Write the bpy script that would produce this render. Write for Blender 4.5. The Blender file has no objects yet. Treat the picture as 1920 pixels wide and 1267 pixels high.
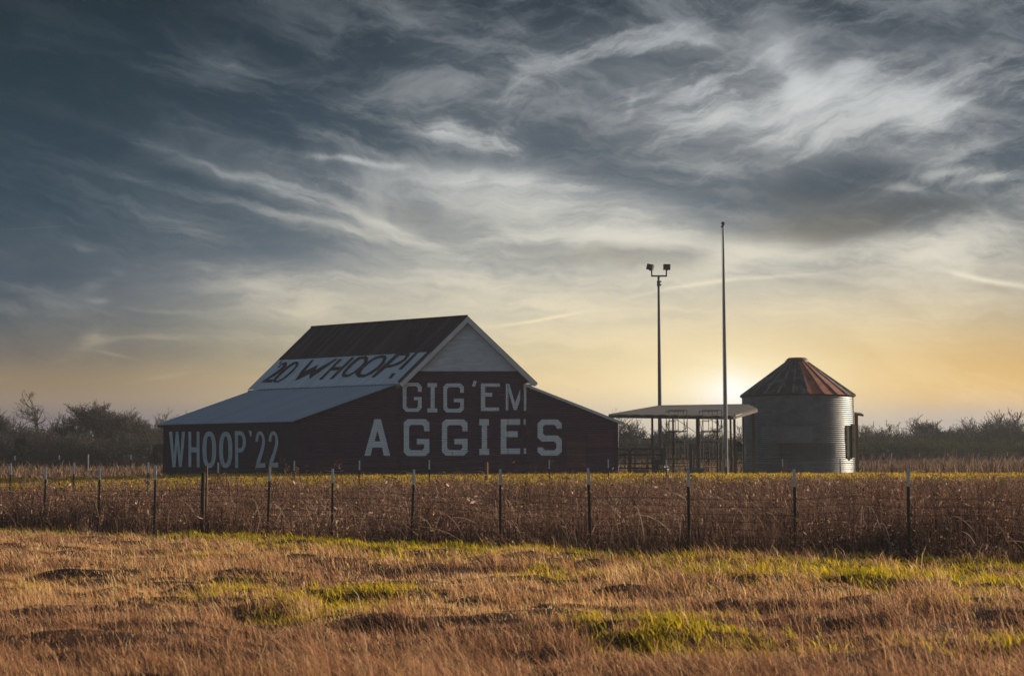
import bpy, bmesh, math, random
import numpy as np
from mathutils import Vector, Matrix
R = math.radians
scene = bpy.context.scene
col = scene.collection

# ---------------------------------------------------------------- camera
F = 2800.0                       # focal length in photograph pixels (1920 wide)
PITCH = math.atan(244.5 / F)
CAMZ = 1.75
cam_d = bpy.data.cameras.new("camera")
cam_d.sensor_width = 36
cam_d.lens = F / 1920 * 36
cam_d.clip_start = 0.1
cam_d.clip_end = 8000
cam_d.dof.use_dof = True
cam_d.dof.focus_distance = 70
cam_d.dof.aperture_fstop = 3.2
cam = bpy.data.objects.new("camera", cam_d)
cam.location = (0, 0, CAMZ)
cam.rotation_euler = (R(90) + PITCH, 0, 0)
col.objects.link(cam)
scene.camera = cam

def ray(px, py):
    r = (px - 960) / F; u = (633.5 - py) / F
    return (r, math.cos(PITCH) - u * math.sin(PITCH), math.sin(PITCH) + u * math.cos(PITCH))

def at(px, py, Y):               # the place at depth Y that the photo shows at (px, py)
    d = ray(px, py); t = Y / d[1]
    return Vector((d[0] * t, Y, CAMZ + d[2] * t))

def on_plane(px, py, p0, n):
    d = Vector(ray(px, py)); o = Vector((0, 0, CAMZ))
    t = (p0 - o).dot(n) / d.dot(n)
    return o + d * t

def lin(h):
    h = h.lstrip('#')
    out = []
    for i in (0, 2, 4):
        c = int(h[i:i+2], 16) / 255
        out.append(c / 12.92 if c <= 0.04045 else ((c + 0.055) / 1.055) ** 2.4)
    return tuple(out) + (1.0,)

# ---------------------------------------------------------------- colour management
scene.view_settings.view_transform = 'Standard'
scene.view_settings.look = 'None'
scene.view_settings.exposure = 0.42
scene.view_settings.gamma = 1

# ---------------------------------------------------------------- sun
SUN_EL, SUN_AZ = R(19), R(66)    # azimuth clockwise from the viewing direction (+Y)
sd = bpy.data.lights.new("sun", 'SUN')
sd.energy = 5.0
sd.angle = R(0.6)
sd.color = (1.0, 0.85, 0.64)
sun = bpy.data.objects.new("sun", sd)
col.objects.link(sun)
sdir = Vector((math.sin(SUN_AZ) * math.cos(SUN_EL), math.cos(SUN_AZ) * math.cos(SUN_EL), math.sin(SUN_EL)))
sun.rotation_euler = sdir.to_track_quat('Z', 'Y').to_euler()
sun.location = (60, 20, 40)

# ---------------------------------------------------------------- world: evening sky with cirrus
world = bpy.data.worlds.new("World")
scene.world = world
world.use_nodes = True
wt = world.node_tree
wt.nodes.clear()

class S:                         # a socket (or number) that builds nodes when calculated with
    def __init__(s, v): s.v = v
    @staticmethod
    def put(sock, x):
        if isinstance(x, S): x = x.v
        if isinstance(x, bpy.types.NodeSocket): wt.links.new(x, sock)
        else: sock.default_value = x
    @staticmethod
    def m(op, *a, clamp=False):
        n = wt.nodes.new('ShaderNodeMath'); n.operation = op; n.use_clamp = clamp
        for i, x in enumerate(a): S.put(n.inputs[i], x)
        return S(n.outputs[0])
    def __add__(s, o): return S.m('ADD', s, o)
    __radd__ = __add__
    def __sub__(s, o): return S.m('SUBTRACT', s, o)
    def __rsub__(s, o): return S.m('SUBTRACT', o, s)
    def __mul__(s, o): return S.m('MULTIPLY', s, o)
    __rmul__ = __mul__
    def __truediv__(s, o): return S.m('DIVIDE', s, o)

def sstep(x, a, b, c=0.0, d=1.0):
    n = wt.nodes.new('ShaderNodeMapRange'); n.interpolation_type = 'SMOOTHSTEP'
    for i, q in enumerate((x, a, b, c, d)): S.put(n.inputs[i], q)
    return S(n.outputs[0])
def vec(x, y, z=0.0):
    n = wt.nodes.new('ShaderNodeCombineXYZ')
    for i, q in enumerate((x, y, z)): S.put(n.inputs[i], q)
    return S(n.outputs[0])
def vmath(op, a, b=None, out=0):
    n = wt.nodes.new('ShaderNodeVectorMath'); n.operation = op
    S.put(n.inputs[0], a)
    if b is not None: S.put(n.inputs['Scale' if op == 'SCALE' else 1], b)
    return S(n.outputs['Value'] if op == 'DOT_PRODUCT' else n.outputs[0])
def mapping(p, loc=(0,0,0), rot=0.0, sc=(1,1,1), kind='TEXTURE'):
    n = wt.nodes.new('ShaderNodeMapping'); n.vector_type = kind
    S.put(n.inputs['Vector'], p)
    n.inputs['Location'].default_value = loc
    n.inputs['Rotation'].default_value = (0, 0, rot)
    n.inputs['Scale'].default_value = sc
    return S(n.outputs[0])
def noise(p, scale, detail=4, rough=0.55, dist=0.0, color=False):
    n = wt.nodes.new('ShaderNodeTexNoise'); n.noise_dimensions = '3D'
    S.put(n.inputs['Vector'], p)
    n.inputs['Scale'].default_value = scale; n.inputs['Detail'].default_value = detail
    n.inputs['Roughness'].default_value = rough; n.inputs['Distortion'].default_value = dist
    return S(n.outputs['Color'] if color else n.outputs[0])
def mix(f, a, b):
    n = wt.nodes.new('ShaderNodeMix'); n.data_type = 'RGBA'; n.clamp_factor = True
    S.put(n.inputs[0], f); S.put(n.inputs[6], a); S.put(n.inputs[7], b)
    return S(n.outputs[2])
def ramp(x, stops):
    n = wt.nodes.new('ShaderNodeValToRGB'); S.put(n.inputs[0], x)
    e = n.color_ramp.elements
    while len(e) < len(stops): e.new(0.5)
    for i, (p, c) in enumerate(stops):
        e[i].position = p; e[i].color = lin(c) if isinstance(c, str) else c
    return S(n.outputs[0])

tc = wt.nodes.new('ShaderNodeTexCoord')
sep = wt.nodes.new('ShaderNodeSeparateXYZ')
wt.links.new(tc.outputs['Generated'], sep.inputs[0])
dx, dy, dz = S(sep.outputs[0]), S(sep.outputs[1]), S(sep.outputs[2])
ysafe = S.m('MAXIMUM', dy, 0.12)
U = dx / ysafe; V = dz / ysafe   # bearing and height of the direction looked in, north = +Y

def UV(px, py):
    d = ray(px, py); return d[0] / d[1], d[2] / d[1]
VMAX = 0.36
def vp(py): return max(0.0, UV(960, py)[1]) / VMAX
Vn = S.m('DIVIDE', V, VMAX, clamp=True)
def column(cs):                  # colours of one bearing, from the zenith side down to the horizon
    ys = (-60, 100, 250, 400, 520, 600, 660, 710, 750, 790, 870)
    st = [(vp(y), c) for y, c in zip(ys, cs)]
    return ramp(Vn, st[::-1])
left  = column(['#1c2a34','#22343f','#283b48','#304452','#3d4c5a','#4c555c','#635f5c','#87765e','#8c7a66','#7c7273','#777074'])
mid   = column(['#28333e','#31404d','#3b4b59','#4d5d6b','#6f7c88','#a3a69f','#c2b899','#d9c499','#d9c4a0','#bfb4ac','#aaa6a6'])
right = column(['#28343f','#364350','#465460','#56616a','#8f8d88','#ab9d82','#c2a472','#d6af6c','#d8b078','#b3a79c','#a29c99'])
base = mix(sstep(U, UV(40, 0)[0], UV(1080, 0)[0]), left, mid)
base = mix(sstep(U, UV(1250, 0)[0], UV(1850, 0)[0]), base, right)

P = vec(U, V, 0.0)
P2 = mapping(P, (3.7, 1.9, 0.4))
wu = (noise(P, 7.0, 3, 0.55) - 0.5) * 0.036 + (noise(P, 34.0, 4, 0.6) - 0.5) * 0.018
wv = (noise(P2, 7.0, 3, 0.55) - 0.5) * 0.026 + (noise(P2, 34.0, 4, 0.6) - 0.5) * 0.016
PW = vec(U + wu, V + wv, 0.0)
PB = vec(U + wu * .42, V + wv * .42, 0.0)

# ice-fibre noise in three running directions
def fibres(rot, sx, sy, seed, det=7, ro=0.66):
    return noise(mapping(PW, (seed, seed * 1.7, seed), rot, (sx, sy, 1)), 1.0, det, ro, 0.06)
fA = fibres(R(-17), 0.15, 0.021, 1.3)       # falling to the right
fB = fibres(R(22), 0.095, 0.022, 3.1)        # rising to the right
fC = fibres(R(-2), 0.15, 0.022, 5.7)        # level, near the horizon
fD = noise(mapping(PW, (2.0, 0.4, 0), R(-12), (0.12, 0.045, 1)), 1.0, 7, 0.66, 0.5)

def blob(x, y, rx, ry, deg, amp, space=None):
    return (x, y, rx, ry, deg, amp, space)
def total(lst):                  # sum of soft ellipses, added up one by one
    t = None; hook = {}          # every few terms wait for the sum so far: Cycles' node stack is small
    for i, (x, y, rx, ry, deg, amp, space) in enumerate(lst):
        u, v = UV(x, y)
        sp = PB if space is None else space
        if t is not None and i % 5 == 0:
            n = wt.nodes.new('ShaderNodeVectorMath'); n.operation = 'MULTIPLY_ADD'
            S.put(n.inputs[0], t); n.inputs[1].default_value = (1e-9,) * 3; S.put(n.inputs[2], sp)
            hook = {id(sp): S(n.outputs[0])}
        m = mapping(hook.get(id(sp), sp), (u, v, 0), R(deg), (rx / F, ry / F, 1))
        e = S.m('EXPONENT', vmath('DOT_PRODUCT', m, m) * -1.0)
        t = S.m('MULTIPLY', e, amp) if t is None else S.m('MULTIPLY_ADD', e, amp, t)
    return t
def streak(pts, wid, amp, space=None):
    out = []
    for (x0, y0, *a), (x1, y1, *b) in zip(pts, pts[1:]):
        L = math.hypot(x1 - x0, y1 - y0); am = a[0] if a else 1
        out.append(blob((x0+x1)/2, (y0+y1)/2, L * 0.62, wid, -math.degrees(math.atan2(y1-y0, x1-x0)), amp * am, space))
    return out

LA = total(
    streak([(-60,165,.6),(180,225,.8),(380,310,.95),(600,380,1.0),(820,455,1.0),(1010,490,.6)], 17, .52) +
    streak([(80,290,.5),(330,345,.8),(560,415,1.0),(800,462)], 14, .46) +
    streak([(300,205,.4),(560,330,.6),(820,400)], 50, .50) +
    streak([(330,80,.7),(400,105,.8),(470,135)], 20, .34) +
    [blob(110, 560, 260, 130, -10, .34), blob(300, 405, 160, 50, -25, .22), blob(560, 380, 260, 60, -18, .25)])
LB = total(
    streak([(955,185,.9),(1010,125,1.0),(1110,90,.9),(1260,60,.7),(1370,85)], 36, .70) +
    streak([(880,330,.6),(930,260,.8),(960,180)], 30, .30) +
    streak([(1380,-20,.5),(1430,60,.8),(1480,130,1.),(1520,200)], 36, .60) +
    streak([(1480,200,.8),(1560,150,1.0),(1640,105)], 22, .65) +
    streak([(1760,150,.7),(1850,100,.9),(1940,50)], 26, .42) +
    streak([(1700,260,.6),(1820,190,.8),(1940,120)], 34, .40) +
    [blob(1590, 195, 200, 66, 10, .62), blob(1500, 215, 330, 90, 6, .25), blob(1340, 150, 170, 62, 8, .34), blob(1720, 215, 120, 50, -12, .40),
     blob(1380, 225, 190, 26, -4, .35), blob(1180, 190, 9, 45, -8, .30), blob(1640, 280, 240, 26, -4, .28),
     blob(1860, 335, 90, 15, 10, .9), blob(1690, 352, 50, 10, -6, .9), blob(1780, 325, 60, 9, 8, .8),
     blob(790, 60, 120, 40, -35, .16), blob(860, 150, 150, 30, -40, .16)])
puff = total([
    blob(885, 258, 92, 26, -8, .95), blob(955, 278, 46, 18, -14, .5), blob(825, 242, 50, 20, 5, .5)] +
    streak([(570,293,.8),(630,297,1.0),(690,305,.8),(770,314)], 8, .95))
LC = total(
    streak([(800,340,.8),(930,338,1.0),(1030,345,.9),(1120,352)], 15, .60) +
    streak([(840,365,.7),(1000,390,1.0),(1160,400,.9),(1290,440)], 46, .50) +
    streak([(840,450,.9),(1000,447,1.0),(1180,450,1.0),(1320,455)], 17, .55) +
    streak([(340,512,.6),(440,530,1.),(540,552,1.),(640,580)], 34, .85) +
    [blob(540, 590, 120, 16, -8, .45), blob(600, 515, 120, 30, -8, .30), blob(850, 540, 190, 55, -4, .35),
     blob(880, 490, 40, 26, -30, .35), blob(1080, 540, 200, 60, 4, .30),
     blob(160, 462, 26, 10, -10, .42), blob(185, 530, 46, 14, 25, .45), blob(180, 562, 26, 8, 0, .55),
     blob(165, 650, 48, 17, 18, .75), blob(180, 620, 26, 11, 20, .55), blob(120, 680, 40, 14, -5, .4),
     blob(300, 585, 110, 7, -6, .5), blob(290, 637, 90, 8, -3, .5), blob(410, 690, 150, 12, 0, .42),
     blob(610, 640, 260, 20, 2, .42), blob(1420, 470, 100, 20, 10, .60), blob(1560, 490, 220, 40, 4, .42), blob(1370, 480, 60, 34, 20, .5),
     blob(1800, 470, 160, 40, 5, .38), blob(1250, 600, 330, 38, 3, .34), blob(1700, 600, 240, 16, 3, .40),
     blob(1830, 430, 160, 40, 20, .38)])
lines = total(
    streak([(930,612,.8),(1000,602,1.),(1075,588)], 3.2, .7, P) +
    streak([(1170,560,.6),(1260,540,1.),(1370,524,1.),(1500,516)], 4, .45, P) +
    streak([(1790,512,1.),(1860,528,1.),(1940,540)], 5.5, .75, P) +
    streak([(1290,668,.7),(1400,676,1.),(1480,684)], 5, .5, P) +
    streak([(185,658,.9),(240,670)], 3, .55, P) + streak([(270,712,.6),(345,700)], 3.5, .6, P) +
    streak([(0,431,.8),(60,428,.8),(125,423)], 1.2, .18, P))
def wispy(L, f, lo=.54, hi=.86, k=.27, g=1.30):      # thin fibres at the fringe, closing up where L is high
    q = S.m('MINIMUM', L, 1.0) * k
    return L * (sstep(f, lo - q, hi - q, .04, g) * .72 + .30 * sstep(fD, .30, .75))
aA = wispy(LA, fA); aB = wispy(LB, fB); aC = wispy(LC, fC); aP = wispy(puff, fD, .56, .90, .22, 1.05)
veil_amt = sstep(U, UV(150, 0)[0], UV(1300, 0)[0], 0.10, 0.55)
veil = sstep(fD, .44, .74) * veil_amt + sstep(fB, .48, .76) * sstep(U, UV(700, 0)[0], UV(1300, 0)[0]) * sstep(V, .08, .2) * .40
veil = veil + sstep(fA, .52, .80) * .22 * sstep(V, .06, .16) + sstep(fC, .50, .72) * sstep(V, .16, .06) * .30 * sstep(U, -.34, -.05, .3, 1.0)
pale = total([blob(1120, 575, 620, 105, 0, .55), blob(980, 365, 240, 40, -8, .85), blob(1120, 430, 260, 34, -3, .55), blob(900, 440, 300, 60, -6, .2), blob(1650, 560, 420, 120, 4, .38), blob(1480, 210, 360, 110, 8, .26), blob(480, 560, 260, 60, -8, .24), blob(1200, 120, 420, 90, 6, .12), blob(1460, 90, 60, 130, 12, .28)])
pale = pale * sstep(fC, .25, .72, .35, 1.3)
alpha = S.m('MAXIMUM', S.m('ADD', aA + aB, aC + aP) + veil * .75 + pale, 0.0)
alpha = (1.0 - S.m('EXPONENT', alpha * -1.28))
alpha = S.m('ADD', alpha, lines * .55, clamp=True)

cl_l = ramp(Vn, [(0.0,'#9a8a7c'),(vp(720),'#b5a27e'),(vp(640),'#a39a86'),(vp(560),'#8f9192'),(vp(400),'#818a91'),(vp(150),'#6b7680')])
cl_r = ramp(Vn, [(0.0,'#d0c0ae'),(vp(720),'#f7dfae'),(vp(620),'#ecdcb8'),(vp(500),'#e6dfcb'),(vp(350),'#d4d4cf'),(vp(180),'#d2d4d4'),(vp(20),'#acb2b7')])
cloud = mix(sstep(U, UV(60, 0)[0], UV(900, 0)[0]), cl_l, cl_r)
sky = mix(alpha, base, cloud)

# heavier grey-brown cloud bellies on the right
dk = total([blob(1570, 345, 170, 46, 8, 1.35), blob(1600, 412, 190, 26, 6, 1.15), blob(1740, 385, 130, 24, 4, .65), blob(1400, 290, 240, 30, -6, .30),
            blob(1580, 440, 90, 16, 10, .6), blob(1130, 480, 190, 20, 0, .38), blob(1230, 495, 110, 22, 0, .30), blob(1080, 235, 120, 90, -25, .38), blob(1200, 330, 190, 34, -8, .30),
            blob(780, 400, 90, 20, -18, .35), blob(1880, 210, 60, 80, 0, .35), blob(1800, 60, 190, 44, 8, .6)])
dk = S.m('MULTIPLY', dk, sstep(fD, .34, .62, .35, 1.15), clamp=True)
dkc = mix(sstep(V, .13, .2), lin('#77705f'), lin('#3c4854'))
sky = mix(dk * .72, sky, dkc)

# glow where the low sun stands behind the cloud
g1 = total([blob(1382, 742, 74, 40, 0, .90, P), blob(1372, 725, 20, 50, 0, .2, P)])
g2 = total([blob(1370, 735, 190, 80, 0, 1.0, PB)])
g3 = total([blob(1380, 700, 420, 120, 2, 1.0, P)])
g4 = total([blob(1640, 690, 460, 85, 2, 1.0, PB)])
sky = mix(g4 * .34, sky, lin('#e6b666'))
sky = mix(g3 * .36, sky, lin('#f6dca6'))
sky = mix(g2 * .88, sky, lin('#fff0c4'))
sky = mix(g1, sky, (1.08, 1.04, .96, 1))
hz = sstep(V, .055, .028) * .45
sky = mix(hz, sky, mix(sstep(U, -.3, .1), lin('#787074'), lin('#b7b0ab')))

# the part of the sky behind and above the photographer
nish = wt.nodes.new('ShaderNodeTexSky'); nish.sky_type = 'NISHITA'; nish.sun_disc = False
nish.sun_elevation = SUN_EL; nish.sun_rotation = SUN_AZ; nish.dust_density = 2.0
BACK = 0.062
nb = vmath('SCALE', S(nish.outputs[0]), BACK)
bgf = wt.nodes.new('ShaderNodeBackground'); S.put(bgf.inputs[0], sky); bgf.inputs[1].default_value = 0.78
bgb = wt.nodes.new('ShaderNodeBackground'); S.put(bgb.inputs[0], S(nish.outputs[0])); bgb.inputs[1].default_value = BACK
bg = wt.nodes.new('ShaderNodeMixShader')
S.put(bg.inputs[0], sstep(dy, .60, .86) * sstep(dz, .62, .45) * sstep(dz, -.06, -.03))
wt.links.new(bgb.outputs[0], bg.inputs[1]); wt.links.new(bgf.outputs[0], bg.inputs[2])
wo = wt.nodes.new('ShaderNodeOutputWorld'); wt.links.new(bg.outputs[0], wo.inputs[0])
world.cycles.sampling_method = 'NONE'
cy = scene.cycles
cy.use_adaptive_sampling = True; cy.adaptive_min_samples = 16; cy.adaptive_threshold = 0.012
cy.max_bounces = 4; cy.diffuse_bounces = 2; cy.glossy_bounces = 2; cy.transmission_bounces = 3; cy.transparent_max_bounces = 8
cy.sample_clamp_indirect = 4.0

# ================================================================ helpers
rng = np.random.default_rng(7)
random.seed(11)

def prop(o, label=None, cat=None, group=None, kind=None):
    if label: o['label'] = label
    if cat: o['category'] = cat
    if group: o['group'] = group
    if kind: o['kind'] = kind
    return o

def empty(name, loc, label, cat, group=None):
    o = bpy.data.objects.new(name, None); o.empty_display_size = 0.3
    o.location = loc; col.objects.link(o)
    return prop(o, label, cat, group)

class MB:                        # collects faces in world coordinates, builds one mesh
    def __init__(s): s.v = []; s.f = []; s.sm = []
    def add(s, vs, fs, smooth=False):
        b = len(s.v); s.v += [tuple(p) for p in vs]
        for f in fs: s.f.append(tuple(b + i for i in f)); s.sm.append(smooth)
    def box(s, c, d, rot=None):
        hx, hy, hz = d[0] / 2, d[1] / 2, d[2] / 2
        vs = [Vector((x, y, z)) for x in (-hx, hx) for y in (-hy, hy) for z in (-hz, hz)]
        if rot is not None: vs = [rot @ p for p in vs]
        s.add([Vector(c) + p for p in vs], [(0,1,3,2),(4,6,7,5),(0,4,5,1),(2,3,7,6),(0,2,6,4),(1,5,7,3)])
    def bar(s, a, b, w, h=None, up=(0,0,1)):      # rectangular beam from a to b
        a, b = Vector(a), Vector(b); h = h or w
        t = (b - a).normalized(); u = Vector(up)
        if abs(t.dot(u)) > .98: u = Vector((0, 1, 0))
        x = t.cross(u).normalized(); z = x.cross(t).normalized()
        vs = []
        for p in (a, b):
            for i, j in ((-1,-1),(1,-1),(1,1),(-1,1)): vs.append(p + x * (w/2*i) + z * (h/2*j))
        s.add(vs, [(0,3,2,1),(4,5,6,7),(0,1,5,4),(1,2,6,5),(2,3,7,6),(3,0,4,7)])
    def tube(s, pts, rs, n=8, cap=True, smooth=True):
        pts = [Vector(p) for p in pts]
        if not hasattr(rs, '__len__'): rs = [rs] * len(pts)
        vs = []; 
        for i, p in enumerate(pts):
            t = (pts[min(i+1, len(pts)-1)] - pts[max(i-1, 0)]).normalized()
            u = Vector((0,0,1)) if abs(t.z) < .9 else Vector((0,1,0))
            x = t.cross(u).normalized(); y = t.cross(x).normalized()
            for k in range(n):
                a = 2 * math.pi * k / n
                vs.append(p + (x * math.cos(a) + y * math.sin(a)) * rs[i])
        fs = []
        for i in range(len(pts) - 1):
            for k in range(n):
                fs.append((i*n+k, i*n+(k+1)%n, (i+1)*n+(k+1)%n, (i+1)*n+k))
        s.add(vs, fs, smooth)
        if cap:
            s.add(vs[:n], [tuple(range(n))]); s.add(vs[-n:], [tuple(range(n))[::-1]])
    def poly(s, pts, th=None, n=None):             # flat polygon, or a slab when th is given
        pts = [Vector(p) for p in pts]; k = len(pts)
        if th is None: s.add(pts, [tuple(range(k))]); return
        if n is None: n = (pts[1]-pts[0]).cross(pts[2]-pts[0]).normalized()
        q = [p - n * th for p in pts]
        s.add(pts + q, [tuple(range(k)), tuple(range(k, 2*k))[::-1]] + [(i, i+k, (i+1)%k+k, (i+1)%k) for i in range(k)])
    def build(s, name, mat, parent=None, label=None, loc=None):
        o0 = Vector(parent.matrix_world.translation) if parent is not None and False else None
        base = Vector((0,0,0))
        p = parent
        while p is not None: base += Vector(p.location); p = p.parent
        if parent is None and loc is not None: base = Vector(loc)
        me = bpy.data.meshes.new(name)
        me.from_pydata([tuple(Vector(v) - base) for v in s.v], [], s.f)
        me.polygons.foreach_set('use_smooth', s.sm)
        me.materials.append(mat); me.update()
        o = bpy.data.objects.new(name, me); col.objects.link(o)
        if parent is not None: o.parent = parent
        elif loc is not None: o.location = loc
        if label: o['label'] = label
        return o

def mat(name, color, rough=0.8, metal=0.0, noise_amt=0.0, noise_scale=4.0, color2=None, bump=None, stretch=(1,1,1), spec=0.3, detail=6, lo=.35, hi=.7):
    m = bpy.data.materials.new(name); m.use_nodes = True
    nt = m.node_tree; bs = nt.nodes['Principled BSDF']
    bs.inputs['Roughness'].default_value = rough; bs.inputs['Metallic'].default_value = metal
    bs.inputs['Specular IOR Level'].default_value = spec
    c = color if isinstance(color, tuple) else lin(color)
    bs.inputs['Base Color'].default_value = c
    tcn = nt.nodes.new('ShaderNodeTexCoord')
    if color2 is not None:
        mp = nt.nodes.new('ShaderNodeMapping'); mp.inputs['Scale'].default_value = stretch
        nz = nt.nodes.new('ShaderNodeTexNoise'); nz.inputs['Scale'].default_value = noise_scale; nz.inputs['Detail'].default_value = detail
        nz.inputs['Roughness'].default_value = 0.65
        mr = nt.nodes.new('ShaderNodeMapRange'); mr.inputs[1].default_value = lo; mr.inputs[2].default_value = hi
        mx = nt.nodes.new('ShaderNodeMix'); mx.data_type = 'RGBA'
        c2 = color2 if isinstance(color2, tuple) else lin(color2)
        mx.inputs[6].default_value = c; mx.inputs[7].default_value = c2
        nt.links.new(tcn.outputs['Object'], mp.inputs[0]); nt.links.new(mp.outputs[0], nz.inputs['Vector'])
        nt.links.new(nz.outputs[0], mr.inputs[0]); nt.links.new(mr.outputs[0], mx.inputs[0]); nt.links.new(mx.outputs[2], bs.inputs['Base Color'])
        m['mix'] = mx.name
    if bump is not None:          # (axis direction, pitch in metres, height): corrugation or laps
        axis, pitch, hgt, kind = bump
        w = nt.nodes.new('ShaderNodeVectorMath'); w.operation = 'DOT_PRODUCT'; w.inputs[1].default_value = axis
        nt.links.new(tcn.outputs['Object'], w.inputs[0])
        mm = nt.nodes.new('ShaderNodeMath'); mm.operation = 'MULTIPLY'; mm.inputs[1].default_value = 1 / pitch * (2 * math.pi if kind == 'sine' else 1)
        nt.links.new(w.outputs['Value'], mm.inputs[0])
        sn = nt.nodes.new('ShaderNodeMath'); sn.operation = 'SINE' if kind == 'sine' else 'FRACT'
        nt.links.new(mm.outputs[0], sn.inputs[0])
        bp = nt.nodes.new('ShaderNodeBump'); bp.inputs['Distance'].default_value = hgt; bp.inputs['Strength'].default_value = 1.0
        bp.invert = kind != 'sine'
        nt.links.new(sn.outputs[0], bp.inputs['Height']); nt.links.new(bp.outputs[0], bs.inputs['Normal'])
    return m

def foliage_mat(name, transl=0.35, rough=0.7):     # colour comes from the blade's own attribute
    m = bpy.data.materials.new(name); m.use_nodes = True
    nt = m.node_tree; nt.nodes.clear()
    at_ = nt.nodes.new('ShaderNodeAttribute'); at_.attribute_name = 'tint'
    d = nt.nodes.new('ShaderNodeBsdfDiffuse'); t = nt.nodes.new('ShaderNodeBsdfTranslucent')
    mx = nt.nodes.new('ShaderNodeMixShader'); mx.inputs[0].default_value = transl
    o = nt.nodes.new('ShaderNodeOutputMaterial')
    nt.links.new(at_.outputs[0], d.inputs[0]); nt.links.new(at_.outputs[0], t.inputs[0])
    nt.links.new(d.outputs[0], mx.inputs[1]); nt.links.new(t.outputs[0], mx.inputs[2]); nt.links.new(mx.outputs[0], o.inputs[0])
    return m

def np_mesh(name, verts, quads, tris, mat_, tint=None, parent=None, loc=None, smooth=False):
    """verts (n,3), quads (q,4), tris (t,3), tint (n,3) -> one mesh object"""
    me = bpy.data.meshes.new(name)
    nv, nq, ntr = len(verts), len(quads), len(tris)
    me.vertices.add(nv); me.vertices.foreach_set('co', np.ascontiguousarray(verts, dtype=np.float32).ravel())
    idx = np.concatenate([np.asarray(quads, np.int32).ravel(), np.asarray(tris, np.int32).ravel()])
    me.loops.add(len(idx)); me.loops.foreach_set('vertex_index', idx)
    me.polygons.add(nq + ntr)
    st = np.concatenate([np.arange(nq) * 4, nq * 4 + np.arange(ntr) * 3]).astype(np.int32)
    me.polygons.foreach_set('loop_start', st)
    if smooth: me.polygons.foreach_set('use_smooth', np.ones(nq + ntr, bool))
    if tint is not None:
        a = me.attributes.new('tint', 'FLOAT_COLOR', 'POINT')
        c = np.ones((nv, 4), np.float32); c[:, :3] = tint
        a.data.foreach_set('color', c.ravel())
    me.materials.append(mat_); me.update(calc_edges=True)
    o = bpy.data.objects.new(name, me); col.objects.link(o)
    if loc is not None: o.location = loc
    if parent is not None: o.parent = parent
    return o

# ================================================================ the ground
def smooth01(t): t = np.clip(t, 0, 1); return t * t * (3 - 2 * t)
def vnoise(x, y, seed=0):        # smooth value noise
    xi, yi = np.floor(x).astype(np.int64), np.floor(y).astype(np.int64)
    fx, fy = x - xi, y - yi
    fx = fx * fx * (3 - 2 * fx); fy = fy * fy * (3 - 2 * fy)
    def h(a, b):
        n = (a * 374761393 + b * 668265263 + seed * 1442695041) & 0xffffffff
        n = ((n ^ (n >> 13)) * 1274126177) & 0xffffffff
        return ((n ^ (n >> 16)) & 0xffff) / 65535.0
    return (h(xi, yi) * (1-fx) + h(xi+1, yi) * fx) * (1-fy) + (h(xi, yi+1) * (1-fx) + h(xi+1, yi+1) * fx) * fy
def fbm(x, y, s, seed=0, oct=4):
    t = 0; a = .5; n = 0
    for i in range(oct):
        t = t + a * vnoise(x * s + 17.3 * i, y * s - 9.1 * i, seed + i); n += a; a *= .5; s *= 2.03
    return t / n
def gz(x, y):
    x = np.asarray(x, float); y = np.asarray(y, float)
    P = 1.42 - 0.24 * smooth01((-12 - x) / 14)
    rise = P * smooth01((y - 39) / 38)
    near = np.clip((44 - y) / 10, 0, 1) * np.clip((y - 2) / 6, 0, 1)
    b = (fbm(x, y, .55, 3) - .5) * .20 + (fbm(x * .5, y, 1.5, 9) - .5) * .28 + (fbm(x, y, 3.2, 13, 2) - .5) * .12
    # hummocks of the verge, longer across the view than along it
    b = b + .12 * smooth01((fbm(x * .55, y, 1.0, 33, 3) - .38) / .34) - .08 + .05 * smooth01((fbm(x * .7, y, 2.0, 35, 2) - .42) / .2)
    far = smooth01((y - 50) / 10)
    return rise + b * near + far * (fbm(x, y, .12, 5) - .5) * .12
def gzf(x, y): return float(gz(x, y))

ys = np.concatenate([np.linspace(-160, -4, 30), np.arange(-2, 24, .16), np.arange(24, 100, .5), 100 * 1.055 ** np.arange(0, 68)])
xc = np.concatenate([-3500 / 1.09 ** np.arange(0, 50), np.arange(-44, 44.1, .3), (3500 / 1.09 ** np.arange(0, 50))[::-1]])
GX, GY = np.meshgrid(xc, ys)
GZ = gz(GX, GY)
nx, ny = len(xc), len(ys)
ii = np.arange((ny - 1) * (nx - 1)); r_, c_ = ii // (nx - 1), ii % (nx - 1)
qd = np.stack([r_ * nx + c_, r_ * nx + c_ + 1, (r_ + 1) * nx + c_ + 1, (r_ + 1) * nx + c_], 1)
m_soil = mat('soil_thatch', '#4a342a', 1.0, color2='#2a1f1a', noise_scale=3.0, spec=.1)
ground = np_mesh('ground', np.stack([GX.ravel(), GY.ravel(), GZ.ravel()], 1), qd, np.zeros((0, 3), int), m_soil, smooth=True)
prop(ground, kind='structure')

# gravel drive beyond the mown strip on the left
m_gravel = mat('gravel', '#8a8078', .95, color2='#5f564e', noise_scale=30)
b = MB(); xs = np.linspace(-75, -16.0, 60)
vs = []
for x in xs:
    yc_ = 80.5 + .07 * (x + 30)
    for yy in (yc_ - 1.6, yc_ - .6, yc_ + .6, yc_ + 1.6): vs.append((x, yy, gzf(x, yy) + .045))
b.add(vs, [(i*4+j, (i+1)*4+j, (i+1)*4+j+1, i*4+j+1) for i in range(len(xs)-1) for j in range(3)], True)
prop(b.build('gravel_road', m_gravel), kind='structure')

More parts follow.
